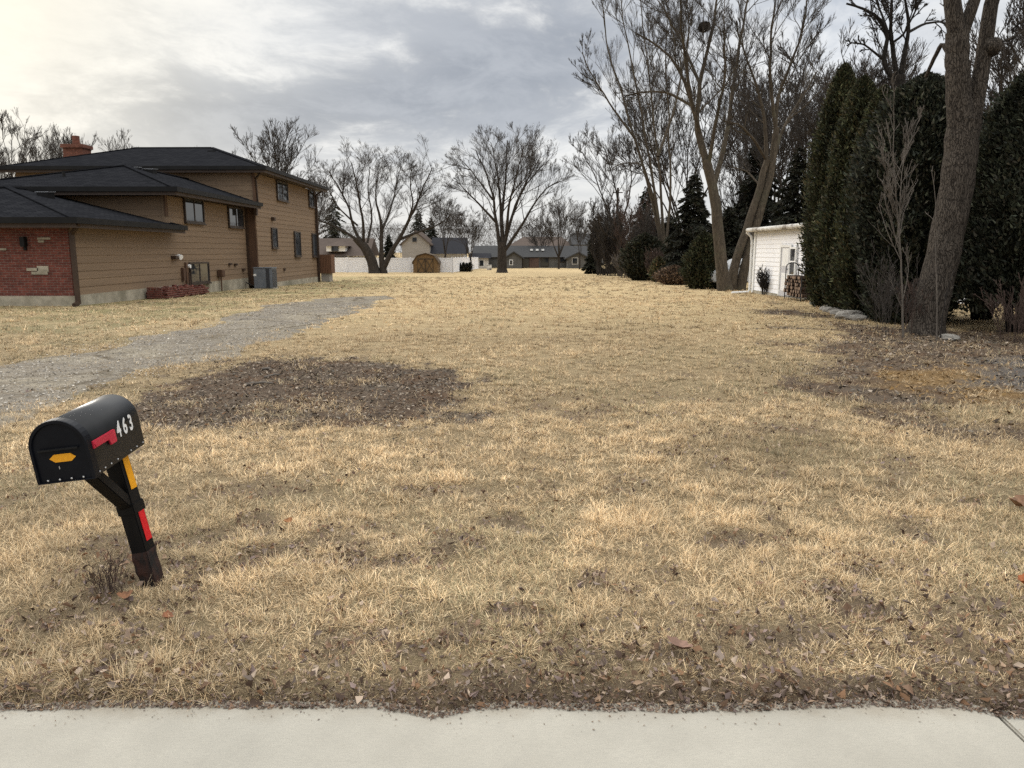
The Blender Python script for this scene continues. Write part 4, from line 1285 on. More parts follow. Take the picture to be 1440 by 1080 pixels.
o, of = far_house('tan gabled house with long slate roof behind the barn shed', 600, 118)
x0, x1, y0, y1, z0, z1 = pxbox(566, 350, 604, 386, 118, 9); ap = P(583, 326.5, 118)[2]; ev = P(566, 343, 118)[2]
fb(MB().prism([(x0, 118, z0), (x1, 118, z0), (x1, 118, ev), ((x0 + x1) / 2, 118, ap), (x0, 118, ev)], (0, 9, 0)), o, of, 'wall', M['tan_wall'])
mb = MB(); cxx = (x0 + x1) / 2
mb.prism([(x0 - .3, 117.7, ev - .25), (cxx, 117.7, ap + .05), (cxx, 117.7, ap + .25), (x0 - .3, 117.7, ev - .05)], (0, 9.6, 0))
mb.prism([(x1 + .3, 117.7, ev - .25), (cxx, 117.7, ap + .05), (cxx, 117.7, ap + .25), (x1 + .3, 117.7, ev - .05)], (0, 9.6, 0))
fb(mb, o, of, 'gable_roof', M['shingle_brown'])
fb(MB().box(*pxbox(604.3, 355, 653, 386, 119.5, 7)), o, of, 'wing_wall', M['palehouse'])
gable_roof_x(o, of, 604.5, 655, 334, 357, 119, 8, M['shingle_blue'])
fwin(o, of, 580, 334, 586, 340, 118, M['tan_wall'])

o, of = far_house('long low grey ranch house with three skylights at the end of the lot', 755, 128)
fb(MB().box(*pxbox(668, 360, 835, 388, 128, 8)), o, of, 'wall', M['greyhouse'])
gable_roof_x(o, of, 664, 840, 345.5, 361.5, 128, 8, M['shingle_grey'])
# front gable wings
for u0, u1, va, ve in ((711, 734, 355, 363), (798, 828, 356, 363)):
    x0, x1, y0, y1, z0, z1 = pxbox(u0, 366, u1, 388, 124, 4); ap = P(u0, va, 124)[2]; ev = P(u0, ve, 124)[2]
    fb(MB().prism([(x0, 124, z0), (x1, 124, z0), (x1, 124, ev), ((x0 + x1) / 2, 124, ap), (x0, 124, ev)], (0, 4, 0)), o, of, 'wing_wall', M['greyhouse'])
    mb = MB(); cxx = (x0 + x1) / 2
    for xe in (x0 - .4, x1 + .4):
        mb.prism([(xe, 123.6, ev - .2), (cxx, 123.6, ap + .03), (cxx, 123.6, ap + .22), (xe, 123.6, ev)], (0, 6, 0))
    fb(mb, o, of, 'gable_roof', M['shingle_grey'])
fb(MB().box(*pxbox(744.5, 362.5, 758, 379, 127.8, .2)), o, of, 'brick_panel', M['redbrown'])
fwin(o, of, 717, 366, 720.5, 372, 124)
fwin(o, of, 805, 363, 812, 371, 124, M['palehouse'])
fwin(o, of, 788, 362, 796, 368, 128, M['window_frame'])
fwin(o, of, 761, 363, 771, 374, 128, M['window_frame'])
fwin(o, of, 735, 364, 744, 377, 128, M['window_frame'])
for u0 in (745.5, 753.5, 761.5):
    a = P(u0, 352.6, 130); b_ = P(u0 + 3.6, 350, 130)
    fb(MB().box(a[0], b_[0], 129.5, 130.2, a[2], b_[2]), o, of, 'skylight', M['white_paint'])

o, of = far_house('dark hip roofed house rising behind the grey ranch house', 760, 165)
fb(MB().box(*pxbox(722, 345, 800, 384, 165, 10)), o, of, 'wall', M['redbrown'])
a = P(714, 346, 165); b_ = P(806, 346, 165); ra_ = P(736, 333, 170); rb2 = P(790, 333, 170)
fb(MB().add([(a[0], 164.5, a[2]), (b_[0], 164.5, a[2]), (b_[0], 176, a[2]), (a[0], 176, a[2]), tuple(ra_), tuple(rb2)], [(0, 1, 5, 4), (1, 2, 5), (2, 3, 4, 5), (3, 0, 4), (3, 2, 1, 0)]), o, of, 'roof', M['shingle_brown'])
fwin(o, of, 748, 346, 754, 350, 165)
o, of = far_house('dark roofed house at the right behind the grey ranch house', 822, 160)
fb(MB().box(*pxbox(808, 343, 850, 384, 160, 10)), o, of, 'wall', M['greyhouse'])
gable_roof_x(o, of, 804, 856, 328.5, 344, 160, 10, M['shingle_grey'])
o, of = far_house('low pale outbuilding with dark roof between the fence and ranch house', 674, 122)
fb(MB().box(*pxbox(662, 362, 686, 388, 122, 5)), o, of, 'wall', M['palehouse'])
gable_roof_x(o, of, 659, 690, 356, 363, 122, 5, M['shingle_blue'])
fwin(o, of, 674, 366, 680, 374, 122)
ub = P(688, 380, 110)
o = MB().box(-.35, .35, -.3, .3, 0, .65).box(-.38, .38, -.33, .33, .65, .72).build('utility_box', M['old_white'], loc=(ub[0], 110, float(slope(110))), bevel=.03)
setp(o, 'small pale utility box on the grass left of the elm trunk', 'utility box')

# utility pole and wires
pb = G(866, 385); tp = P(869, 264, pb[1])
o = empty('utility_pole', (pb[0], pb[1], pb[2]), 'weathered grey utility pole standing before the dark evergreens', 'utility pole')
MB().tube([(0, 0, -.5), (tp[0] - pb[0], 0, tp[2] - pb[2])], [.17, .12], 12).build('pole', M['polewood'], o)
MB().bar((tp[0] - pb[0] - .5, -.12, tp[2] - pb[2] - .5), (tp[0] - pb[0] + .5, -.12, tp[2] - pb[2] - .5), .09, .1).build('crossarm', M['polewood'], o)
pxo = np.array([pb[0] + (tp[0] - pb[0]), pb[1], tp[2]])
for i, (vv, lab) in enumerate([(318, 'upper sagging black power line crossing behind the elm'), (323, 'lower sagging black power line crossing behind the elm')]):
    a = P(380, vv + 2, 100); b_ = np.array([pxo[0], pxo[1], pxo[2] - .35 - .35 * i])
    a = P(400, vv, 112); b_ = P(990, vv - 4, 112)
    pts = []
    for k in range(17):
        s_ = k / 16; q = a * (1 - s_) + b_ * s_; q[2] -= 1.0 * 4 * s_ * (1 - s_) - 0.8; pts.append(q - a)
    o = MB().tube(pts, .022, 5).build('power_line', M['cable'], loc=a); setp(o, lab, 'cable', 'power lines over the far houses')

# ------------------------------------------------------------------ bare trees
def tubes(Pp, R, sides):
    """Pp (N,k,3), R (N,k) -> verts, quads"""
    N, k, _ = Pp.shape
    T = np.empty_like(Pp); T[:, 1:-1] = Pp[:, 2:] - Pp[:, :-2]; T[:, 0] = Pp[:, 1] - Pp[:, 0]; T[:, -1] = Pp[:, -1] - Pp[:, -2]
    T /= np.linalg.norm(T, axis=2, keepdims=True) + 1e-9
    ref = np.zeros_like(T); ref[..., 0] = .37; ref[..., 1] = .8; ref[..., 2] = .12
    U = np.cross(T, ref); U /= np.linalg.norm(U, axis=2, keepdims=True) + 1e-9
    Wv = np.cross(T, U)
    a = 2 * pi * np.arange(sides) / sides
    V = Pp[:, :, None] + R[:, :, None, None] * (U[:, :, None] * np.cos(a)[None, None, :, None] + Wv[:, :, None] * np.sin(a)[None, None, :, None])
    V = V.reshape(-1, 3)
    b = (np.arange(N)[:, None, None] * k + np.arange(k - 1)[None, :, None]) * sides
    s0 = np.arange(sides)[None, None]; s1 = (np.arange(sides)[None, None] + 1) % sides
    Q = np.stack([b + s0, b + s1, b + sides + s1, b + sides + s0], -1).reshape(-1, 4)
    return V, Q


def smooth_path(pts, k):
    pts = np.array(pts, float)
    p = resample(pts, k * 3)
    for _ in range(k // 2):
        p[1:-1] = .25 * p[:-2] + .5 * p[1:-1] + .25 * p[2:]
    return resample(p, k)


def norm(v): return v / (np.linalg.norm(v, axis=-1, keepdims=True) + 1e-9)


def spawn(r, Pp, R, n, tmin, ang, lenf, k, rf, rend, up=.25, wig=.12, minlen=.0, tpow=.8):
    """n children for every parent path"""
    N, kp, _ = Pp.shape
    tt = tmin + (1 - tmin) * r.uniform(0, 1, (N, n)) ** tpow
    f = tt * (kp - 1); i0 = np.clip(f.astype(int), 0, kp - 2); fr = (f - i0)[..., None]
    ii = np.arange(N)[:, None]
    base = Pp[ii, i0] * (1 - fr) + Pp[ii, i0 + 1] * fr
    tan = norm(Pp[ii, i0 + 1] - Pp[ii, i0])
    rad = R[ii, i0] * (1 - fr[..., 0]) + R[ii, i0 + 1] * fr[..., 0]
    plen = np.linalg.norm(np.diff(Pp, axis=1), axis=2).sum(1)[:, None]
    rnd = norm(r.normal(0, 1, (N, n, 3)))
    perp = norm(rnd - (rnd * tan).sum(-1, keepdims=True) * tan)
    a = (ang * r.uniform(.65, 1.35, (N, n)))[..., None]
    dirv = norm(tan * np.cos(a) + perp * np.sin(a) + np.array([0, 0, up * .4]))
    L = (plen * lenf * r.uniform(.55, 1.2, (N, n)) * (1.15 - .65 * tt))[..., None]
    L = np.maximum(L, minlen)
    pts = [base]; dcur = dirv
    for s in range(1, k):
        dcur = norm(dcur + r.normal(0, wig, (N, n, 3)) + np.array([0, 0, up / k]))
        pts.append(pts[-1] + dcur * L / (k - 1))
    C = np.stack(pts, 2).reshape(N * n, k, 3)
    r0 = np.minimum(rad * rf * r.uniform(.6, 1.0, (N, n)), L[..., 0] * .0095 + rend * .4).reshape(-1)
    r0 = np.maximum(r0, rend * 1.1)
    RR = r0[:, None] + (np.minimum(rend, r0)[:, None] - r0[:, None]) * np.linspace(0, 1, k)[None] ** .8
    return C, RR


def make_tree(name, base, limbs, label, cat='tree', group=None, seed=1, levels=(7, 7, 6, 4), lens=(.45, .48, .5, .5), angs=(.70, .58, .46, .40), rend=(.03, .016, .009, .006),
              trunk_mat='bark_far', twig_mat='twig', up=.35, wig=.13, tmin=.25, sides=10, k=12, lmul=1.0, flare=0, vtop=None, ymul=1.0):
    """limbs: list of (points (world), r0, r1)"""
    r = np.random.RandomState(seed)
    base = np.array(base, float)
    Pp = np.stack([smooth_path(np.array(l[0]) - base, k) for l in limbs])
    jit = r.normal(0, 1, Pp.shape) * np.linspace(0, 1, k)[None, :, None] * .004 * np.linalg.norm(Pp[:, -1] - Pp[:, 0], axis=1)[:, None, None]
    Pp = Pp + jit
    R = np.stack([np.linspace((l[1] * (1 if len(l) > 3 else .68)) ** .5, l[2] ** .5, k) ** 2 for l in limbs])
    if flare:
        for q in range(len(limbs)):
            if Pp[q, 0, 2] < .4: R[q, 0] *= 1 + flare; R[q, 1] *= 1 + flare * .35
    spawnable = np.array([len(l) < 4 or l[3] for l in limbs])
    VT, QT = tubes(Pp, R, sides); TV = [VT]; TQ = [QT]; b = len(VT)
    CV, CQ = [], []; cb = 0
    cur, cr_ = Pp[spawnable], R[spawnable]
    for li, n in enumerate(levels):
        kk = 6 if li == 0 else (5 if li == 1 else (4 if li == 2 else 3))
        cur, cr_ = spawn(r, cur, cr_, n, tmin if li == 0 else .15, angs[li], lens[li] * (lmul if li == 0 else 1), kk, .62, rend[li], up, wig * (.7 if li < 2 else .5))
        v, q = tubes(cur, cr_, 6 if li == 0 else (4 if li == 1 else 3))
        if li == 0: TV.append(v); TQ.append(q + b); b += len(v)
        else: CV.append(v); CQ.append(q + cb); cb += len(v)
    if vtop is not None:
        allv = np.concatenate(CV)
        f = (P(720, vtop, base[1])[2] - base[2]) / np.percentile(allv[:, 2], 99.7)
        fv = np.array([f ** .35, f ** .35, f]); TV = [q * fv for q in TV]; CV = [q * fv for q in CV]
    o = empty(name, base, label, cat, group)
    link('trunk', mesh('trunk', np.concatenate(TV), [np.concatenate(TQ)], M[trunk_mat], smooth=True), o)
    if CV: link('crown', mesh('crown', np.concatenate(CV), [np.concatenate(CQ)], M[twig_mat]), o)
    return o


def pl(y, *uv, dy=0.0):
    """pixel polyline at distance y, drifting in depth by dy along its length"""
    n = len(uv)
    return [P(u, v, y + dy * i / max(1, n - 1)) for i, (u, v) in enumerate(uv)]


FARGRP = 'bare trees behind the houses'
# multi-stemmed tree left of the barn shed
Y = 86
make_tree('multi_stem_tree', [P(533, 383, Y)[0], Y, float(slope(Y))], [
    (pl(Y, (527, 386), (522, 362), (511, 338), (498, 322)), .66, .50, False),
    (pl(Y, (541, 386), (536, 365), (537, 330), (535, 285), (526, 250), (530, 212)), .56, .05),
    (pl(Y, (503, 328), (480, 310), (455, 296), (436, 290), (420, 268)), .32, .05),
    (pl(Y, (505, 330), (493, 302), (487, 268), (472, 235), (455, 203)), .30, .05),
    (pl(Y, (509, 336), (509, 295), (502, 255), (496, 215), (490, 188), dy=-3), .30, .05),
    (pl(Y, (540, 375), (552, 345), (570, 312), (588, 265), (600, 232), (614, 198)), .52, .05),
    (pl(Y, (563, 325), (590, 312), (618, 302), (650, 276), dy=3), .32, .04),
    (pl(Y, (537, 310), (551, 268), (560, 225), (566, 192), dy=4), .22, .04),
    (pl(Y, (500, 300), (470, 268), (455, 235), (448, 215), dy=-4), .18, .04),
    (pl(Y, (575, 300), (585, 262), (580, 225), (583, 198), dy=-4), .2, .04),
    (pl(Y, (515, 330), (523, 285), (515, 240), (518, 195), dy=5), .22, .04)],
    'wide multi stemmed bare tree in front of the white fence', vtop=193, seed=11, levels=(13, 9, 6, 4), lens=(.52, .56, .60, .66), trunk_mat='bark_far', twig_mat='twig', up=.22, flare=.25, rend=(.014, .009, .006, .005))
# vase shaped elm
Y = 90
make_tree('elm_tree', [P(706, 380, Y)[0], Y, float(slope(Y))], [
    (pl(Y, (706, 386), (706, 360), (706, 335)), .62, .50, False),
    (pl(Y, (703, 345), (697, 300), (693, 262), (682, 225), (668, 190)), .38, .05),
    (pl(Y, (707, 340), (705, 290), (711, 245), (712, 200), (714, 174), dy=2), .42, .05),
    (pl(Y, (709, 340), (718, 303), (727, 272), (742, 242), (768, 212)), .36, .05),
    (pl(Y, (709, 350), (733, 312), (752, 275), (772, 248), (792, 238), dy=-3), .36, .05),
    (pl(Y, (698, 305), (675, 278), (657, 258), (638, 238), dy=-4), .26, .04),
    (pl(Y, (705, 310), (703, 258), (697, 215), (690, 178), dy=5), .3, .04),
    (pl(Y, (712, 325), (716, 275), (728, 225), (738, 185), dy=-5), .3, .04),
    (pl(Y, (722, 292), (734, 255), (755, 215), (765, 195), dy=5), .24, .04),
    (pl(Y, (692, 268), (680, 250), (655, 215), (645, 205), dy=4), .2, .04)],
    'tall vase shaped bare elm standing alone near the end of the lot', vtop=166, seed=12, levels=(12, 9, 6, 4), lens=(.52, .56, .60, .66), up=.35, trunk_mat='bark_far', flare=.35, rend=(.014, .009, .006, .005))

# generic background trees (three kinds, copied)
def generic(seed, H, spread, nl, label, stems=1, tm='bark_far', tw='twig', levels=(9, 8, 6, 3), lens=(.55, .56, .60, .66)):
    r = np.random.RandomState(seed); L = []
    hb_ = H * r.uniform(.2, .3)
    L.append(([(0, 0, -.3), (.1, 0, hb_ * .5), (.0, .1, hb_ * 1.1)], H * .018, H * .013, False))
    for i in range(nl):
        a = 2 * pi * i / nl + r.uniform(-.4, .4); ht = H * r.uniform(.72, 1.0) if i else H
        rr_ = spread * r.uniform(.5, 1.0) if i else spread * .15
        s0 = hb_ * r.uniform(.7, 1.05)
        m1 = np.array([cos(a) * rr_ * .3, sin(a) * rr_ * .3, s0 + (ht - s0) * .35]); m2 = np.array([cos(a + .25) * rr_ * .7, sin(a + .25) * rr_ * .7, s0 + (ht - s0) * .7])
        e = np.array([cos(a + .1) * rr_, sin(a + .1) * rr_, ht])
        L.append(([(0, 0, s0), m1, m2, e], H * .010, .02))
    return make_tree('bare_tree', (0, 0, 0), L, label, group=FARGRP, seed=seed, levels=levels, lens=lens, trunk_mat=tm, twig_mat=tw, up=.4, rend=(.02, .014, .010, .0075), sides=7, k=9)


gA = generic(21, 14, 4.2, 7, 'x'); gB = generic(22, 14, 5.5, 8, 'x'); gC = generic(23, 14, 2.6, 5, 'x', levels=(11, 8, 5, 3))
SPOTS = [(gB, 22, 62, 150, 1.1, 'dark broad bare tree at the left edge above the lowest roof'),
         (gC, 78, 70, 172, .9, 'thin leaning bare tree between the left edge tree and chimney'),
         (gC, 108, 75, 158, .9, 'slender upright bare tree rising right behind the chimney'),
         (gA, 182, 82, 190, 1.1, 'bare treetop over the roof, first right of the chimney'),
         (gC, 232, 85, 194, 1.0, 'bare treetop over the roof ridge, second right of the chimney'),
         (gC, 298, 78, 192, .9, 'bare treetop just right of the roof ridge end'),
         (gC, 330, 84, 205, .9, 'bare treetop above the sloping right roof edge of the brown house'),
         (gC, 396, 66, 150, 1.2, 'tall narrow bare tree rising behind the right roof corner of the brown house'),
         (gC, 445, 105, 235, 1.0, 'bare tree beside the far corner of the brown house'),
         (gC, 626, 112, 262, 1.1, 'small slight bare tree standing between the multi stemmed tree and the elm'),
         (gB, 662, 108, 286, 1.0, 'small spreading bare tree left of the elm trunk'),
         (gB, 786, 118, 268, 1.1, 'bare tree behind the ranch house right of the elm'),
         (gA, 762, 132, 300, 1.3, 'low bare tree over the ranch house roof'),
         (gC, 815, 115, 292, 1.0, 'thin bare tree over the right end of the ranch house'),
         (gC, 1085, 62, 60, 1.2, 'bare tree with fine twigs filling the sky behind the double trunk'),
         (gB, 1130, 52, 20, 1.2, 'large bare crown behind the tallest evergreen column'),
         (gC, 1195, 48, 55, 1.3, 'bare crown right behind the evergreen column tops'),
         (gB, 960, 78, 70, 1.0, 'bare tree behind the leaning stems'),
         (gC, 1045, 72, 90, 1.2, 'bare tree rising behind the white garage roof'),
         (gC, 1425, 34, -60, 1.2, 'bare tree behind the right edge hedge'),
         (gA, 1310, 46, 60, 1.2, 'fine twigged bare tree behind the big leaning trunk')]
used = set()
for i, (g0, u, y, vtop, wsc, lab) in enumerate(SPOTS):
    o = g0 if id(g0) not in used else copy_tree(g0); used.add(id(g0))
    p = P(u, vtop, y); zb = float(slope(y)); s = (p[2] - zb) / 17.5
    o.location = (P(u, 370, y)[0], y, zb); o.scale = (s * wsc, s * wsc, s); o.rotation_euler = (0, 0, i * 1.9)
    setp(o, lab, 'tree', FARGRP)

# slender three-limbed tree by the pole
Y = 70
make_tree('bare_tree', [P(872, 382, Y)[0], Y, float(slope(Y))], [
    (pl(Y, (872, 388), (870, 345), (868, 310)), .26, .2, False),
    (pl(Y, (869, 320), (852, 275), (836, 225), (815, 182)), .16, .03),
    (pl(Y, (869, 315), (869, 262), (860, 215), (848, 172), dy=2), .17, .03),
    (pl(Y, (870, 310), (884, 270), (890, 225), (886, 180), dy=-2), .15, .03),
    (pl(Y, (868, 330), (850, 318), (838, 295), dy=-2), .1, .03)],
    'slender bare tree with forked limbs next to the utility pole', vtop=172, seed=31, levels=(11, 9, 6, 3), lens=(.52, .56, .60, .66), trunk_mat='bark_far', twig_mat='twig', up=.45, rend=(.018, .012, .008, .006))
# leaning cluster
Y = G(937, 394)[1]
make_tree('leaning_tree', [P(937, 394, Y)[0], Y, float(slope(Y))], [
    (pl(Y, (941, 398), (938, 365), (930, 345)), .42, .32, False),
    (pl(Y, (932, 350), (915, 270), (893, 195), (868, 110), (850, 40), (842, -15)), .20, .03),
    (pl(Y, (932, 348), (917, 250), (903, 160), (885, 80), (872, -10), dy=-2), .18, .03),
    (pl(Y, (934, 345), (928, 250), (918, 150), (905, 60), (900, -20), dy=2), .16, .03),
    (pl(Y, (936, 350), (944, 270), (940, 180), (935, 90), (940, 10), dy=3), .15, .03),
    (pl(Y, (925, 300), (905, 230), (880, 228), (862, 236), dy=-2), .14, .03),
    (pl(Y, (893, 195), (860, 150), (835, 110), (818, 75), dy=-3), .12, .03),
    (pl(Y, (925, 220), (950, 150), (965, 70), (975, 5), dy=3), .16, .03)],
    'bare tree of several stems leaning left over the lawn edge', seed=32, levels=(12, 8, 6, 4), lens=(.32, .56, .60, .66), trunk_mat='bark_brown', twig_mat='twig', up=.5, tmin=.3, flare=.3, rend=(.012, .008, .0055, .0045))
# double trunk pair
Y = G(1010, 409)[1]
make_tree('maple_tree', [P(1017, 408, Y)[0], Y, float(slope(Y))], [
    (pl(Y, (1020, 412), (1014, 372), (1011, 330), (1004, 268), (993, 225)), .29, .20, False),
    (pl(Y, (995, 232), (984, 190), (975, 150), (960, 105), (935, 70), (895, 45)), .20, .03),
    (pl(Y, (993, 228), (978, 180), (985, 110), (1002, 45), (1010, -20)), .21, .04),
    (pl(Y, (1003, 265), (1020, 200), (1030, 130), (1040, 60), (1055, -15), dy=2), .18, .04),
    (pl(Y, (984, 190), (968, 120), (960, 50), (955, -20), dy=-2), .15, .03),
    (pl(Y, (996, 235), (1005, 180), (1020, 110), (1018, 30), dy=-2), .14, .03),
    (pl(Y, (975, 150), (940, 130), (910, 128), (880, 135), dy=1), .10, .025),
    (pl(Y, (985, 120), (955, 50), (925, 0), dy=2), .1, .025)],
    'smooth trunked bare tree with a stick nest, left of the two near the white garage', seed=33, levels=(10, 8, 6, 4), lens=(.48, .56, .60, .66), trunk_mat='bark_brown', twig_mat='twig', up=.35, tmin=.2, flare=.35, rend=(.010, .006, .004, .0032), wig=.17, sides=12)
nb = P(990, 38, Y)
rr_ = np.random.RandomState(4); a_ = rr_.normal(0, 1, (420, 3)); a_ = norm(a_) * rr_.uniform(.10, .25, (420, 1)) * np.array([1, 1, .75]); dd_ = norm(np.cross(a_, rr_.normal(0, 1, (420, 3)))) * .15
v, q = tubes(np.stack([a_ - dd_, a_, a_ + dd_], 1), np.full((420, 3), .012), 3)
setp(link('squirrel_nest', mesh('squirrel_nest', v, [q], M['nest']), loc=nb), 'dark ball shaped nest of sticks high in the maple crown', 'nest')
Y2 = G(1036, 408)[1]
make_tree('maple_tree', [P(1036, 408, Y2)[0], Y2, float(slope(Y2))], [
    (pl(Y2, (1028, 412), (1032, 375), (1042, 345), (1056, 305), (1070, 262), (1078, 225)), .22, .14, False),
    (pl(Y2, (1040, 412), (1046, 380), (1058, 335), (1072, 290), (1086, 235), (1092, 180)), .22, .13, False),
    (pl(Y2, (1078, 228), (1076, 165), (1064, 120), (1046, 75), (1035, 30)), .14, .03),
    (pl(Y2, (1090, 190), (1092, 140), (1110, 95), (1128, 50), (1135, 0)), .14, .03),
    (pl(Y2, (1086, 235), (1100, 180), (1125, 140), (1150, 100), dy=2), .12, .03),
    (pl(Y2, (1078, 225), (1060, 195), (1040, 175), (1018, 170), dy=-2), .10, .03),
    (pl(Y2, (1091, 180), (1082, 110), (1085, 40), (1092, -20), dy=-1), .13, .03),
    (pl(Y2, (1070, 262), (1050, 240), (1030, 235), dy=2), .07, .02)],
    'brown bare tree leaning right beside the white garage corner, two joined stems', seed=34, levels=(10, 8, 6, 4), lens=(.54, .56, .60, .66), trunk_mat='bark_brown', twig_mat='twig', up=.4, flare=.2, rend=(.010, .006, .004, .0032), wig=.18, sides=12)
# gnarled dark tree behind the hedge
Y = 26
make_tree('gnarled_tree', [P(1262, 420, Y)[0], Y, float(slope(Y))], [
    (pl(Y, (1258, 440), (1262, 250), (1263, 105)), .26, .20, False),
    (pl(Y, (1262, 118), (1240, 88), (1249, 55), (1246, 35), (1228, 18), (1190, 5)), .14, .03),
    (pl(Y, (1262, 112), (1256, 75), (1252, 40), (1256, -25)), .13, .03),
    (pl(Y, (1265, 115), (1272, 75), (1279, 40), (1270, -20)), .14, .03),
    (pl(Y, (1262, 112), (1245, 110), (1232, 122), (1215, 118)), .07, .025),
    (pl(Y, (1278, 45), (1300, 33), (1325, 30), (1345, 20), dy=1), .07, .02),
    (pl(Y, (1252, 62), (1270, 50), (1285, 20), (1300, -10), dy=-1), .06, .02),
    (pl(Y, (1240, 82), (1215, 62), (1195, 60)), .06, .02),
    (pl(Y, (1250, 50), (1240, 20), (1225, -15), dy=1), .07, .02)],
    'dark gnarled tree whose twisting limbs rise above the evergreen hedge', seed=35, levels=(6, 6, 5, 3), lens=(.45, .55, .6, .66), trunk_mat='bark_dark', twig_mat='twig_dark', up=.2, wig=.22, rend=(.016, .009, .006, .005))
# big leaning trunk at the right
Y = G(1303, 470)[1]
big = make_tree('big_tree', [P(1303, 470, Y)[0], Y, 0], [
    (pl(Y, (1300, 478), (1305, 450), (1313, 415), (1325, 365), (1336, 315), (1346, 255), (1354, 195), (1359, 165)), .31, .285, False),
    (pl(Y, (1352, 195), (1348, 140), (1346, 90), (1346, 45)), .225, .195, False),
    (pl(Y, (1346, 50), (1340, 10), (1333, -60), (1300, -160), (1260, -260)), .23, .08),
    (pl(Y, (1348, 60), (1360, 30), (1372, -5), (1392, -80), (1430, -190)), .17, .06),
    (pl(Y, (1364, 185), (1374, 135), (1383, 80), (1389, 35), (1399, -20), (1425, -140), (1470, -240)), .23, .08),
    (pl(Y, (1398, -20), (1425, -35), (1450, -10), (1440, 50), dy=-1), .05, .012),
    (pl(Y, (1400, -60), (1440, -40), (1470, 40), dy=-2), .05, .012),
    (pl(Y, (1345, 95), (1325, 60), (1312, 85), (1302, 108), dy=.6), .05, .03, False)],
    'massive furrowed grey trunk leaning right and forking above the hedge', seed=36, levels=(7, 6, 5, 3), lens=(.34, .55, .6, .66), trunk_mat='bark_grey', twig_mat='twig_dark', up=-.35, wig=.15, sides=22, k=22, flare=.35, rend=(.012, .007, .005, .004), tmin=.2)
bp = P(1400, 66, Y - .1)
rr_ = np.random.RandomState(9)
burl = MB()
for zz0 in (0,):
    ring = []
    for i in range(7):
        th = pi * i / 6
        for k_ in range(10):
            ph = 2 * pi * k_ / 10; rad = .16 * sin(th) * rr_.uniform(.85, 1.15)
            burl.v.append((bp[0] - big.location.x - .05 + rad * cos(ph), bp[1] - Y + rad * sin(ph), bp[2] + .17 * cos(th)))
    for i in range(6):
        for k_ in range(10): burl.f.append((i * 10 + k_, i * 10 + (k_ + 1) % 10, i * 10 + 10 + (k_ + 1) % 10, i * 10 + 10 + k_))
burl.build('burl', M['bark_grey'], big, smooth=True)

# sapling and thin stems beside the big trunk
Y = 14.3
make_tree('sapling', [P(1268, 468, Y)[0], Y, 0], [
    (pl(Y, (1270, 476), (1269, 420), (1267, 360), (1262, 300), (1259, 240), (1256, 195), (1259, 150)), .030, .006),
    (pl(Y, (1265, 330), (1266, 270), (1272, 215), (1277, 170), dy=.3), .014, .005),
    (pl(Y, (1263, 305), (1247, 250), (1240, 190), dy=-.2), .012, .004),
    (pl(Y, (1260, 250), (1280, 200), (1295, 160), dy=.2), .01, .004)],
    'thin pale sapling with upright bare twigs before the dark hedge', seed=37, levels=(17, 6, 3), lens=(.26, .42, .5), angs=(.6, .6, .6), trunk_mat='twig_grey', twig_mat='twig_grey', up=.7, rend=(.0045, .0035, .003), tmin=.12, sides=7)
make_tree('sapling', [P(1317, 472, 13.9)[0], 13.9, 0], [(pl(13.9, (1317, 478), (1318, 420), (1315, 360), (1316, 300), (1312, 240)), .020, .004)],
    'straight pale sapling standing in front of the massive grey trunk', seed=38, levels=(7, 4), lens=(.12, .4), angs=(.6, .6), trunk_mat='twig_grey', twig_mat='twig_grey', up=.6, rend=(.004, .003), tmin=.5, sides=7)
make_tree('sapling', [P(1324, 472, 14.1)[0], 14.1, 0], [(pl(14.1, (1322, 478), (1326, 440), (1334, 400), (1341, 380)), .018, .005)],
    'short slanting sapling at the right foot of the massive trunk', seed=39, levels=(5, 4), lens=(.2, .4), angs=(.6, .6), trunk_mat='twig_dark', twig_mat='twig_grey', up=.5, rend=(.004, .003), tmin=.4, sides=7)


def twiggy(name, u, v, y, h, w, n, label, mat='twig_grey', seed=1, levels=(7, 5), rr0=.012, cat='shrub', group=None, rend=(.004, .003)):
    r = np.random.RandomState(seed)
    p = P(u, v, y); p[2] = float(slope(y))
    L = []
    for i in range(n):
        a = r.uniform(0, 2 * pi); q = w * sqrt(r.uniform(0, 1)); b0 = np.array([cos(a), sin(a), 0]) * q * .35
        e = np.array([cos(a) * q, sin(a) * q, h * r.uniform(.55, 1.0)])
        m_ = b0 * .6 + e * .4 + np.array([r.normal(0, .06 * w), r.normal(0, .06 * w), h * .1])
        L.append(([p + b0 - [0, 0, .05], p + m_, p + e], rr0 * r.uniform(.6, 1.1), rr0 * .3))
    return make_tree(name, p, L, label, cat, group, seed=seed, levels=levels, lens=(.4, .45, .45)[:len(levels)], angs=(.5, .6, .6)[:len(levels)], trunk_mat=mat, twig_mat=mat, up=.4, rend=rend, sides=5, k=6, tmin=.2)


twiggy('bare_shrub', 1248, 463, 14.6, 1.6, .85, 17, 'tangled bare shrub at the left foot of the massive trunk', 'twig', 51, rr0=.0055, rend=(.003, .0025))
twiggy('bare_shrub', 1425, 478, 13.6, 1.1, .6, 24, 'loose arching bare shrub under the right edge hedge', 'twig_red', 52, rr0=.007)
twiggy('bare_shrub', 1285, 460, 14.9, 1.0, .35, 14, 'reddish upright shoots between the sapling and the massive trunk', 'twig_red', 53, rr0=.006)
wp = G(152, 838)
twiggy('dead_weed', 152, 838, wp[1], .19, .10, 22, 'dead reddish weed clump left of the mailbox post foot', 'twig_red', 54, rr0=.0022, levels=(4,), rend=(.0012,), cat='weed')
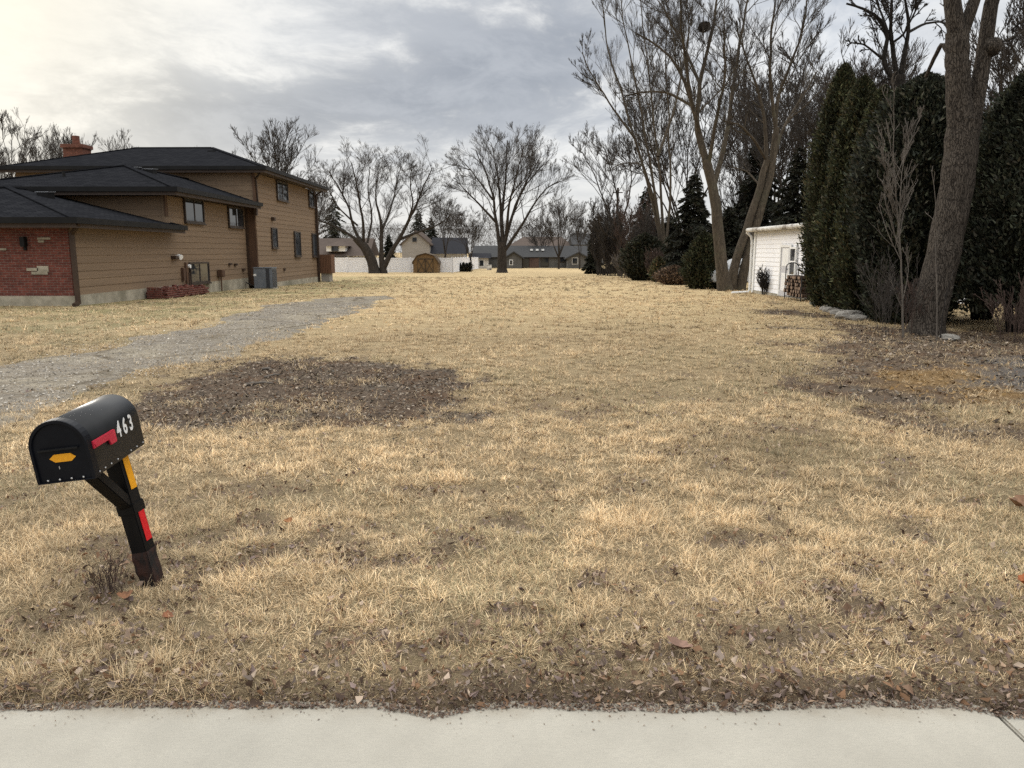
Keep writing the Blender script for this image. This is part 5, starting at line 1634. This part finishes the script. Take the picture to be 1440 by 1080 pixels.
# brush line toward the back on the right
BG = 'bare brush along the right side of the lot'
twiggy('bare_shrub', 846, 380, 74, 6.8, 1.8, 46, 'tall grey brush mass at the left end of the brush line', 'twig', 61, levels=(7, 6, 4), rr0=.035, group=BG, rend=(.018, .012, .01))
twiggy('bare_shrub', 862, 381, 71, 5.2, 1.6, 40, 'grey brush around the foot of the utility pole', 'twig', 62, levels=(7, 6, 4), rr0=.03, group=BG, rend=(.016, .012, .01))
twiggy('bare_shrub', 893, 384, 66, 6.0, 2.1, 44, 'reddish grey brush right of the utility pole', 'twig_red', 63, levels=(7, 6, 4), rr0=.03, group=BG, rend=(.014, .011, .009))
twiggy('bare_shrub', 912, 386, 60, 4.6, 1.6, 46, 'grey brush veiling the pointed dark spruce', 'twig', 68, levels=(7, 6, 4), rr0=.025, group=BG, rend=(.013, .010, .008))
twiggy('bare_shrub', 880, 386, 62, 1.9, 1.3, 40, 'low tan brush before the dark evergreens', 'twig_grey', 64, levels=(7, 6), rr0=.02, group=BG, rend=(.012, .01))
twiggy('bare_shrub', 900, 389, 58, 2.1, 1.3, 40, 'pale tan brush left of the clipped dark bush', 'twig_grey', 65, levels=(7, 6), rr0=.02, group=BG, rend=(.012, .01))
twiggy('bare_shrub', 922, 394, 51, 2.0, .8, 36, 'rusty upright brush left of the leaning tree foot', 'twig_red', 66, levels=(7, 6), rr0=.016, group=BG, rend=(.010, .008))
twiggy('bare_shrub', 1042, 380, 60, 8, 2.4, 40, 'tall brush behind the pair of brown trunks', 'twig', 67, levels=(7, 6, 4), rr0=.03, group=BG, rend=(.014, .011, .009))

# ------------------------------------------------------------------ evergreens
def sprays(c, n_out, size, r, pal, elong=1.6, droop=0.0, jitter=.5, tone=None):
    """leaf sprays: two triangles each, pointing along n_out"""
    N = len(c)
    d_ = norm(n_out + r.normal(0, jitter, (N, 3)) + np.array([0, 0, droop]))
    s = norm(np.cross(d_, r.normal(0, 1, (N, 3)))); nn = np.cross(d_, s)
    L = (size * r.uniform(.6, 1.3, N))[:, None]; w = L / elong * .5
    v = np.stack([c - d_ * L * .3, c + s * w + nn * w * .3, c + d_ * L * .8, c - s * w + nn * w * .3], 1).reshape(-1, 3)
    b = np.arange(N)[:, None] * 4
    T = np.concatenate([b + np.array([[0, 1, 2]]), b + np.array([[0, 2, 3]])])
    C = pal[r.randint(0, len(pal), N)] * r.uniform(.6, 1.3, N)[:, None]
    if tone is not None: C = C * tone[:, None]
    return v, T, np.repeat(C, 4, 0)


ARB = np.array([[.022, .026, .013], [.030, .033, .016], [.016, .018, .010], [.042, .043, .02], [.038, .031, .016]])
JUN = np.array([[.018, .021, .014], [.024, .027, .017], [.013, .015, .011], [.034, .036, .023], [.032, .029, .02]])
SPR = np.array([[.015, .016, .010], [.010, .011, .007], [.019, .021, .012], [.026, .026, .015], [.024, .019, .012]])


def column(name, x, y, H, Rw, label, seed, N=26000, size=.09, pal=ARB, shape=1.6, z0=0.0, group=None, lump=.28, cat='tree', up=.9, trunks=1, base_open=0.0, flatten=1.0, core=.8, cols=True):
    r = np.random.RandomState(seed)
    zb = float(slope(y))
    o = empty(name, (x, y, zb), label, cat, group)

    def prof(h):
        return Rw * np.clip(1 - np.abs(h) ** (shape * 2), 0, 1) ** .62 * (.62 + .38 * sstep(0, .36, h)) * np.where(h < .06, .75 + 4 * h, 1)

    def rad(h, a):
        lm = 1 + lump * 2 * (fbm(a * 2.2 + 5 * seed, h * H * .9, seed, 3) - .5) + lump * .9 * (fbm(a * 6, h * H * 2.6, seed + 5, 2) - .5)
        # seam free: blend over the wrap
        return prof(h) * lm

    per = 34; nt_ = N // per; N = nt_ * per
    h = np.repeat(base_open + (1 - base_open) * r.uniform(0, 1, nt_) ** .92, per); a = np.repeat(r.uniform(-pi, pi, nt_), per)
    tdep = np.repeat(1 - np.abs(r.normal(0, .09, nt_)) + .16 * (r.uniform(0, 1, nt_) < .22), per)
    ttone = np.repeat(r.uniform(.4, 1.7, nt_), per)
    ts_ = size * 1.7
    h = np.clip(h + r.normal(0, ts_ * 1.1, N) / H, base_open - .02, 1.0); a = a + r.normal(0, ts_ * .8, N) / Rw
    a = (a + pi) % (2 * pi) - pi
    q = rad(h, np.abs(a)); dep = tdep + r.normal(0, .5 * ts_ / Rw, N)
    rr_ = q * dep
    hz = base_open * H * 0 + z0 + h * (H - z0)
    drop = np.where(h < base_open + .06, r.normal(0, .12, N), 0)
    c = np.stack([np.cos(a) * rr_, np.sin(a) * rr_ * flatten, hz + drop], 1)
    n_ = np.stack([np.cos(a), np.sin(a), np.full(N, up)], 1)
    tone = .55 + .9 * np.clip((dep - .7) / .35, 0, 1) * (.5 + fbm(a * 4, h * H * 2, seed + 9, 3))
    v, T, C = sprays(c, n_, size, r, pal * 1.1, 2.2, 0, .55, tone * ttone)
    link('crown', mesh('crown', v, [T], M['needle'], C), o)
    # dense inner mass
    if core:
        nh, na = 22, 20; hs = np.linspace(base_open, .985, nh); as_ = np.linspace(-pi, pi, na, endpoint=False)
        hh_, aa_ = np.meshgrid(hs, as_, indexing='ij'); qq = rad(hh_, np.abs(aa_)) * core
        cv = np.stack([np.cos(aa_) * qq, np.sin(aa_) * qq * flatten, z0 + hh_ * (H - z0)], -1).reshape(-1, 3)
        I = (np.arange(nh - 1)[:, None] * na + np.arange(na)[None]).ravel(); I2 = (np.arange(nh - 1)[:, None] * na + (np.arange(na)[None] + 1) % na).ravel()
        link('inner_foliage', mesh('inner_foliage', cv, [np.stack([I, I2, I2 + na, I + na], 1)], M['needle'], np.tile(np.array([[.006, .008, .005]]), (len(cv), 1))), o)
    tb = MB()
    for k in range(trunks):
        aa = k * 2.1; sp_ = .12 * (trunks > 1)
        tb.tube([(cos(aa) * sp_, sin(aa) * sp_, -.1), (cos(aa) * sp_ * 2.5, sin(aa) * sp_ * 2, (base_open * H + z0) * .6 + .2), (cos(aa) * sp_ * 4.5, sin(aa) * sp_ * 4, base_open * H + z0 + .8)], [.10 if trunks > 1 else .13, .08, .06], 8)
    tb.build('trunk', M['bark_dark'], o, smooth=True)
    return o


def col_px(name, u, vtop, hwpx, y, label, seed, **kw):
    x = P(u, 400, y)[0]; H = P(u, vtop, y)[2] - float(slope(y)); Rw = hwpx * y / CF
    return column(name, x, y, H, Rw, label, seed, **kw)


AG = 'tall evergreen hedge on the right'
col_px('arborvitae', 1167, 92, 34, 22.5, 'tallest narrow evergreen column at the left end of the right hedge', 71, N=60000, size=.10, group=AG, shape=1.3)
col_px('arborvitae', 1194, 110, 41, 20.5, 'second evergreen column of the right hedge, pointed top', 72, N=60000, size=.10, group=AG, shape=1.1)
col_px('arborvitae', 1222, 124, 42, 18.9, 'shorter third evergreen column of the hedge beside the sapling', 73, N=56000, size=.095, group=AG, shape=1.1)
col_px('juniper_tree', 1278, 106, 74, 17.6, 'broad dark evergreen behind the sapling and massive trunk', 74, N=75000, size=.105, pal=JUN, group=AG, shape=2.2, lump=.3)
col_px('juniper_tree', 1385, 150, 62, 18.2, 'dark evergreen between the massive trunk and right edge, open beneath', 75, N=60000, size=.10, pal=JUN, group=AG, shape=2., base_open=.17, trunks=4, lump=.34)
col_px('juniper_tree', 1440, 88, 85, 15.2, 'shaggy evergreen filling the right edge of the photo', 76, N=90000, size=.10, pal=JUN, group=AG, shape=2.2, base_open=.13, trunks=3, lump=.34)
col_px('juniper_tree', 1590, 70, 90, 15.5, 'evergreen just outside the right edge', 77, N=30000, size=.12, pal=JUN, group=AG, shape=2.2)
col_px('conical_shrub', 988, 328, 30, 37.5, 'dark green cone shaped shrub left of the brown double trunk', 78, N=26000, size=.14, shape=.62, cat='shrub', pal=ARB * .9, lump=.4)
col_px('round_shrub', 906, 330, 27, 54, 'dark rounded evergreen bush by the brush line', 79, N=16000, size=.2, shape=1.6, cat='shrub', pal=SPR)
col_px('round_shrub', 948, 375, 22, 44, 'low rusty brown bush at the lawn edge by the leaning tree', 80, N=9000, size=.14, shape=1.8, cat='shrub', pal=np.array([[.075, .048, .032], [.055, .038, .027], [.10, .068, .042]]))
twiggy('bare_shrub', 1077, 413, 30.6, 1.0, .42, 40, 'small dark bushy plant against the white garage wall', 'twig_dark', 81, levels=(8, 5), rr0=.012, rend=(.007, .006))
col_px('round_shrub', 926, 362, 9, 50, 'narrow two toned upright shrub left of the leaning tree foot', 82, N=6000, size=.14, shape=1.8, cat='shrub', pal=np.array([[.05, .05, .02], [.03, .034, .017], [.10, .07, .04]]))
for i, u in enumerate((643, 647.5, 652, 656.5, 661)):
    col_px('clipped_shrub', u, 370.5 + (i % 2), 2.6, 98, 'small dark clipped shrub along the white fence end', 83 + i, N=500, size=.25, shape=2, group='clipped shrubs by the white fence', cat='shrub', pal=SPR * .8)


def conifer(name, u, vtop, hwpx, y, label, seed, N=16000, size=.16, pal=SPR, group=None, base=.04, dens=1.0, irregular=.25):
    r = np.random.RandomState(seed)
    x = P(u, 380, y)[0]; zb = float(slope(y)); H = P(u, vtop, y)[2] - zb; Rw = hwpx * y / CF
    o = empty(name, (x, y, zb), label, 'tree', group)
    nb_ = int(H * 13)
    hb_ = base + (1 - base) * np.linspace(0, 1, nb_) ** 1.0; ab = np.arange(nb_) * 2.4 + r.normal(0, .3, nb_)
    lb = Rw * (1 - hb_) ** .85 * r.uniform(1 - irregular * 1.6, 1 + irregular, nb_) + .12
    # branches as tubes
    t_ = np.linspace(0, 1, 5)
    Pb = np.stack([np.stack([np.cos(ab) * lb * q, np.sin(ab) * lb * q, hb_ * H + lb * (.10 * q - .42 * q * q)], 1) for q in t_], 1)
    vb, qb = tubes(Pb, np.linspace(1, .2, 5)[None] * (.012 + .012 * lb)[:, None], 3)
    tv, tq = tubes(np.array([[[0, 0, -.2], [0, 0, H * .3], [0, 0, H * .65], [0, 0, H * .99]]]), np.array([[.020 * H, .015 * H, .008 * H, .01]]), 8)
    link('trunk', mesh('trunk', np.concatenate([tv, vb]), [np.concatenate([tq, qb + len(tv)])], M['bark_dark']), o)
    w = lb ** 1.4; bi = r.choice(nb_, N, p=w / w.sum()); q = r.uniform(.12, 1.03, N) ** .8
    cc = np.stack([np.cos(ab[bi]) * lb[bi] * q, np.sin(ab[bi]) * lb[bi] * q, hb_[bi] * H + lb[bi] * (.10 * q - .42 * q * q)], 1)
    wid = (.28 * lb[bi] * np.minimum(q * 1.6, 1) * (1.15 - q) + .06)
    side = np.stack([-np.sin(ab[bi]), np.cos(ab[bi]), np.zeros(N)], 1)
    off = r.normal(0, 1, N) * wid
    cc = cc + side * off[:, None] + np.stack([np.zeros(N), np.zeros(N), -np.abs(r.normal(0, .09, N)) - .1 * np.abs(off)], 1)
    dv = np.stack([np.cos(ab[bi]), np.sin(ab[bi]), np.full(N, -.25)], 1) + side * np.sign(off)[:, None] * .8
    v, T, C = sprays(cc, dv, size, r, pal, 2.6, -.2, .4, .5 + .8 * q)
    link('crown', mesh('crown', v, [T], M['needle'], C), o)
    return o


EG = 'evergreens behind the lawn edge on the right'
conifer('spruce_tree', 972, 242, 52, 46, 'broad dark spruce between the leaning stems and brown trunks', 91, N=30000, size=.22, group=EG)
conifer('spruce_tree', 905, 262, 34, 72, 'pointed dark spruce right of the utility pole', 92, N=14000, size=.28, group=EG)
conifer('spruce_tree', 868, 296, 24, 84, 'small dark spruce behind the utility pole', 93, N=11000, size=.28, group=EG)
conifer('spruce_tree', 1060, 190, 70, 58, 'tall dark pine behind the brown trunks and garage', 94, N=30000, size=.30, group=EG, irregular=.5)
conifer('spruce_tree', 1115, 205, 60, 50, 'dark spruce over the white garage roof', 95, N=30000, size=.26, group=EG, irregular=.35)
conifer('spruce_tree', 1022, 290, 44, 50, 'low dark spruce behind the pair of brown trunks', 96, N=20000, size=.24, group=EG)
conifer('spruce_tree', 940, 300, 40, 56, 'dark spruce right behind the leaning tree', 97, N=20000, size=.25, group=EG)
conifer('spruce_tree', 835, 318, 14, 82, 'narrow dark spruce at the end of the brush line', 98, N=7000, size=.3, group=EG)
FG = 'evergreens beyond the white fence'
conifer('spruce_tree', 472, 276, 28, 142, 'wide dark spruce behind the pale house left of the multi stemmed tree', 101, N=9000, size=.42, group=FG, irregular=.55, pal=SPR * 1.8)  # paler palette puts distance haze into the foliage colour
conifer('spruce_tree', 590, 293, 22, 130, 'dark spruce behind the tan gabled house', 102, N=7000, size=.42, group=FG, pal=SPR * 1.6, irregular=.4)
conifer('spruce_tree', 608, 305, 17, 135, 'smaller dark spruce right of the tan gable top', 103, N=6000, size=.42, group=FG)
conifer('spruce_tree', 548, 330, 12, 128, 'low dark spruce left of the tan gabled house', 104, N=5000, size=.42, group=FG)

# distant tree mass past the houses
r = np.random.RandomState(77)
N = 52000
xx = r.uniform(-230, 230, N); yy = r.uniform(190, 260, N)
top_ = 5.5 + 6.5 * fbm(xx * .06, yy * .02, 5, 3) + 2 * fbm(xx * .4, yy * .1, 8, 2)
hh_ = top_ * r.uniform(0, 1, N) ** .8
dirs = norm(np.stack([r.normal(0, .6, N), r.normal(0, .4, N), np.abs(r.normal(.8, .4, N))], 1)) * r.uniform(.8, 2.2, (N, 1))
cc = np.stack([xx, yy, hh_ - 1.3], 1)
v, q = tubes(np.stack([cc, cc + dirs * .5 + r.normal(0, .1, (N, 3)), cc + dirs], 1), np.tile(np.array([[.035, .028, .015]]), (N, 1)), 3)
setp(link('distant_woods', mesh('distant_woods', v, [q], M['twig'])), 'grey brown band of distant bare woods behind the far houses', 'woods', kind='stuff')

# edging stones by the hedge
rr_ = random.Random(8)
STN = [(1147, 428, .22, 'first pale edging stone nearest the firewood rack'), (1155, 431, .25, 'second edging stone from the firewood rack'), (1163, 436, .24, 'rounded edging stone in the middle of the row'),
       (1172, 439, .30, 'squat grey edging stone before the second evergreen column'), (1181, 442, .26, 'grey edging stone left of the long flat slab'), (1193, 448, .42, 'long flat pale slab of the edging stones'), (1208, 450, .24, 'last edging stone nearest the massive trunk'),
       (1335, 477, .20, 'single flat stone at the right foot of the massive trunk')]
for (u, v_, s, lab) in STN:
    p = G(u, v_); import bmesh
    bm = bmesh.new(); bmesh.ops.create_icosphere(bm, subdivisions=3, radius=1)
    sd_ = rr_.randint(0, 99)
    for vv in bm.verts:
        n_ = vv.co.normalized(); f = .75 + .5 * float(fbm(np.array(n_.x * 1.6 + sd_), np.array(n_.y * 1.6 + n_.z * 2.1), sd_, 3))
        q = max(abs(n_.x), abs(n_.y), abs(n_.z)); vv.co = n_ * f * (.7 + .3 / q * .8)
    me = bpy.data.meshes.new('edging_stone'); bm.to_mesh(me); bm.free(); me.materials.append(M['stone'])
    o = link('edging_stone', me, loc=(p[0], p[1], float(slope(p[1])) + s * .12)); o.scale = (s, s * .8, s * .42); o.rotation_euler = (rr_.uniform(-.15, .15), rr_.uniform(-.1, .1), rr_.uniform(0, 3))
    setp(o, lab, 'stone', 'edging stones under the hedge' if u < 1300 else None)
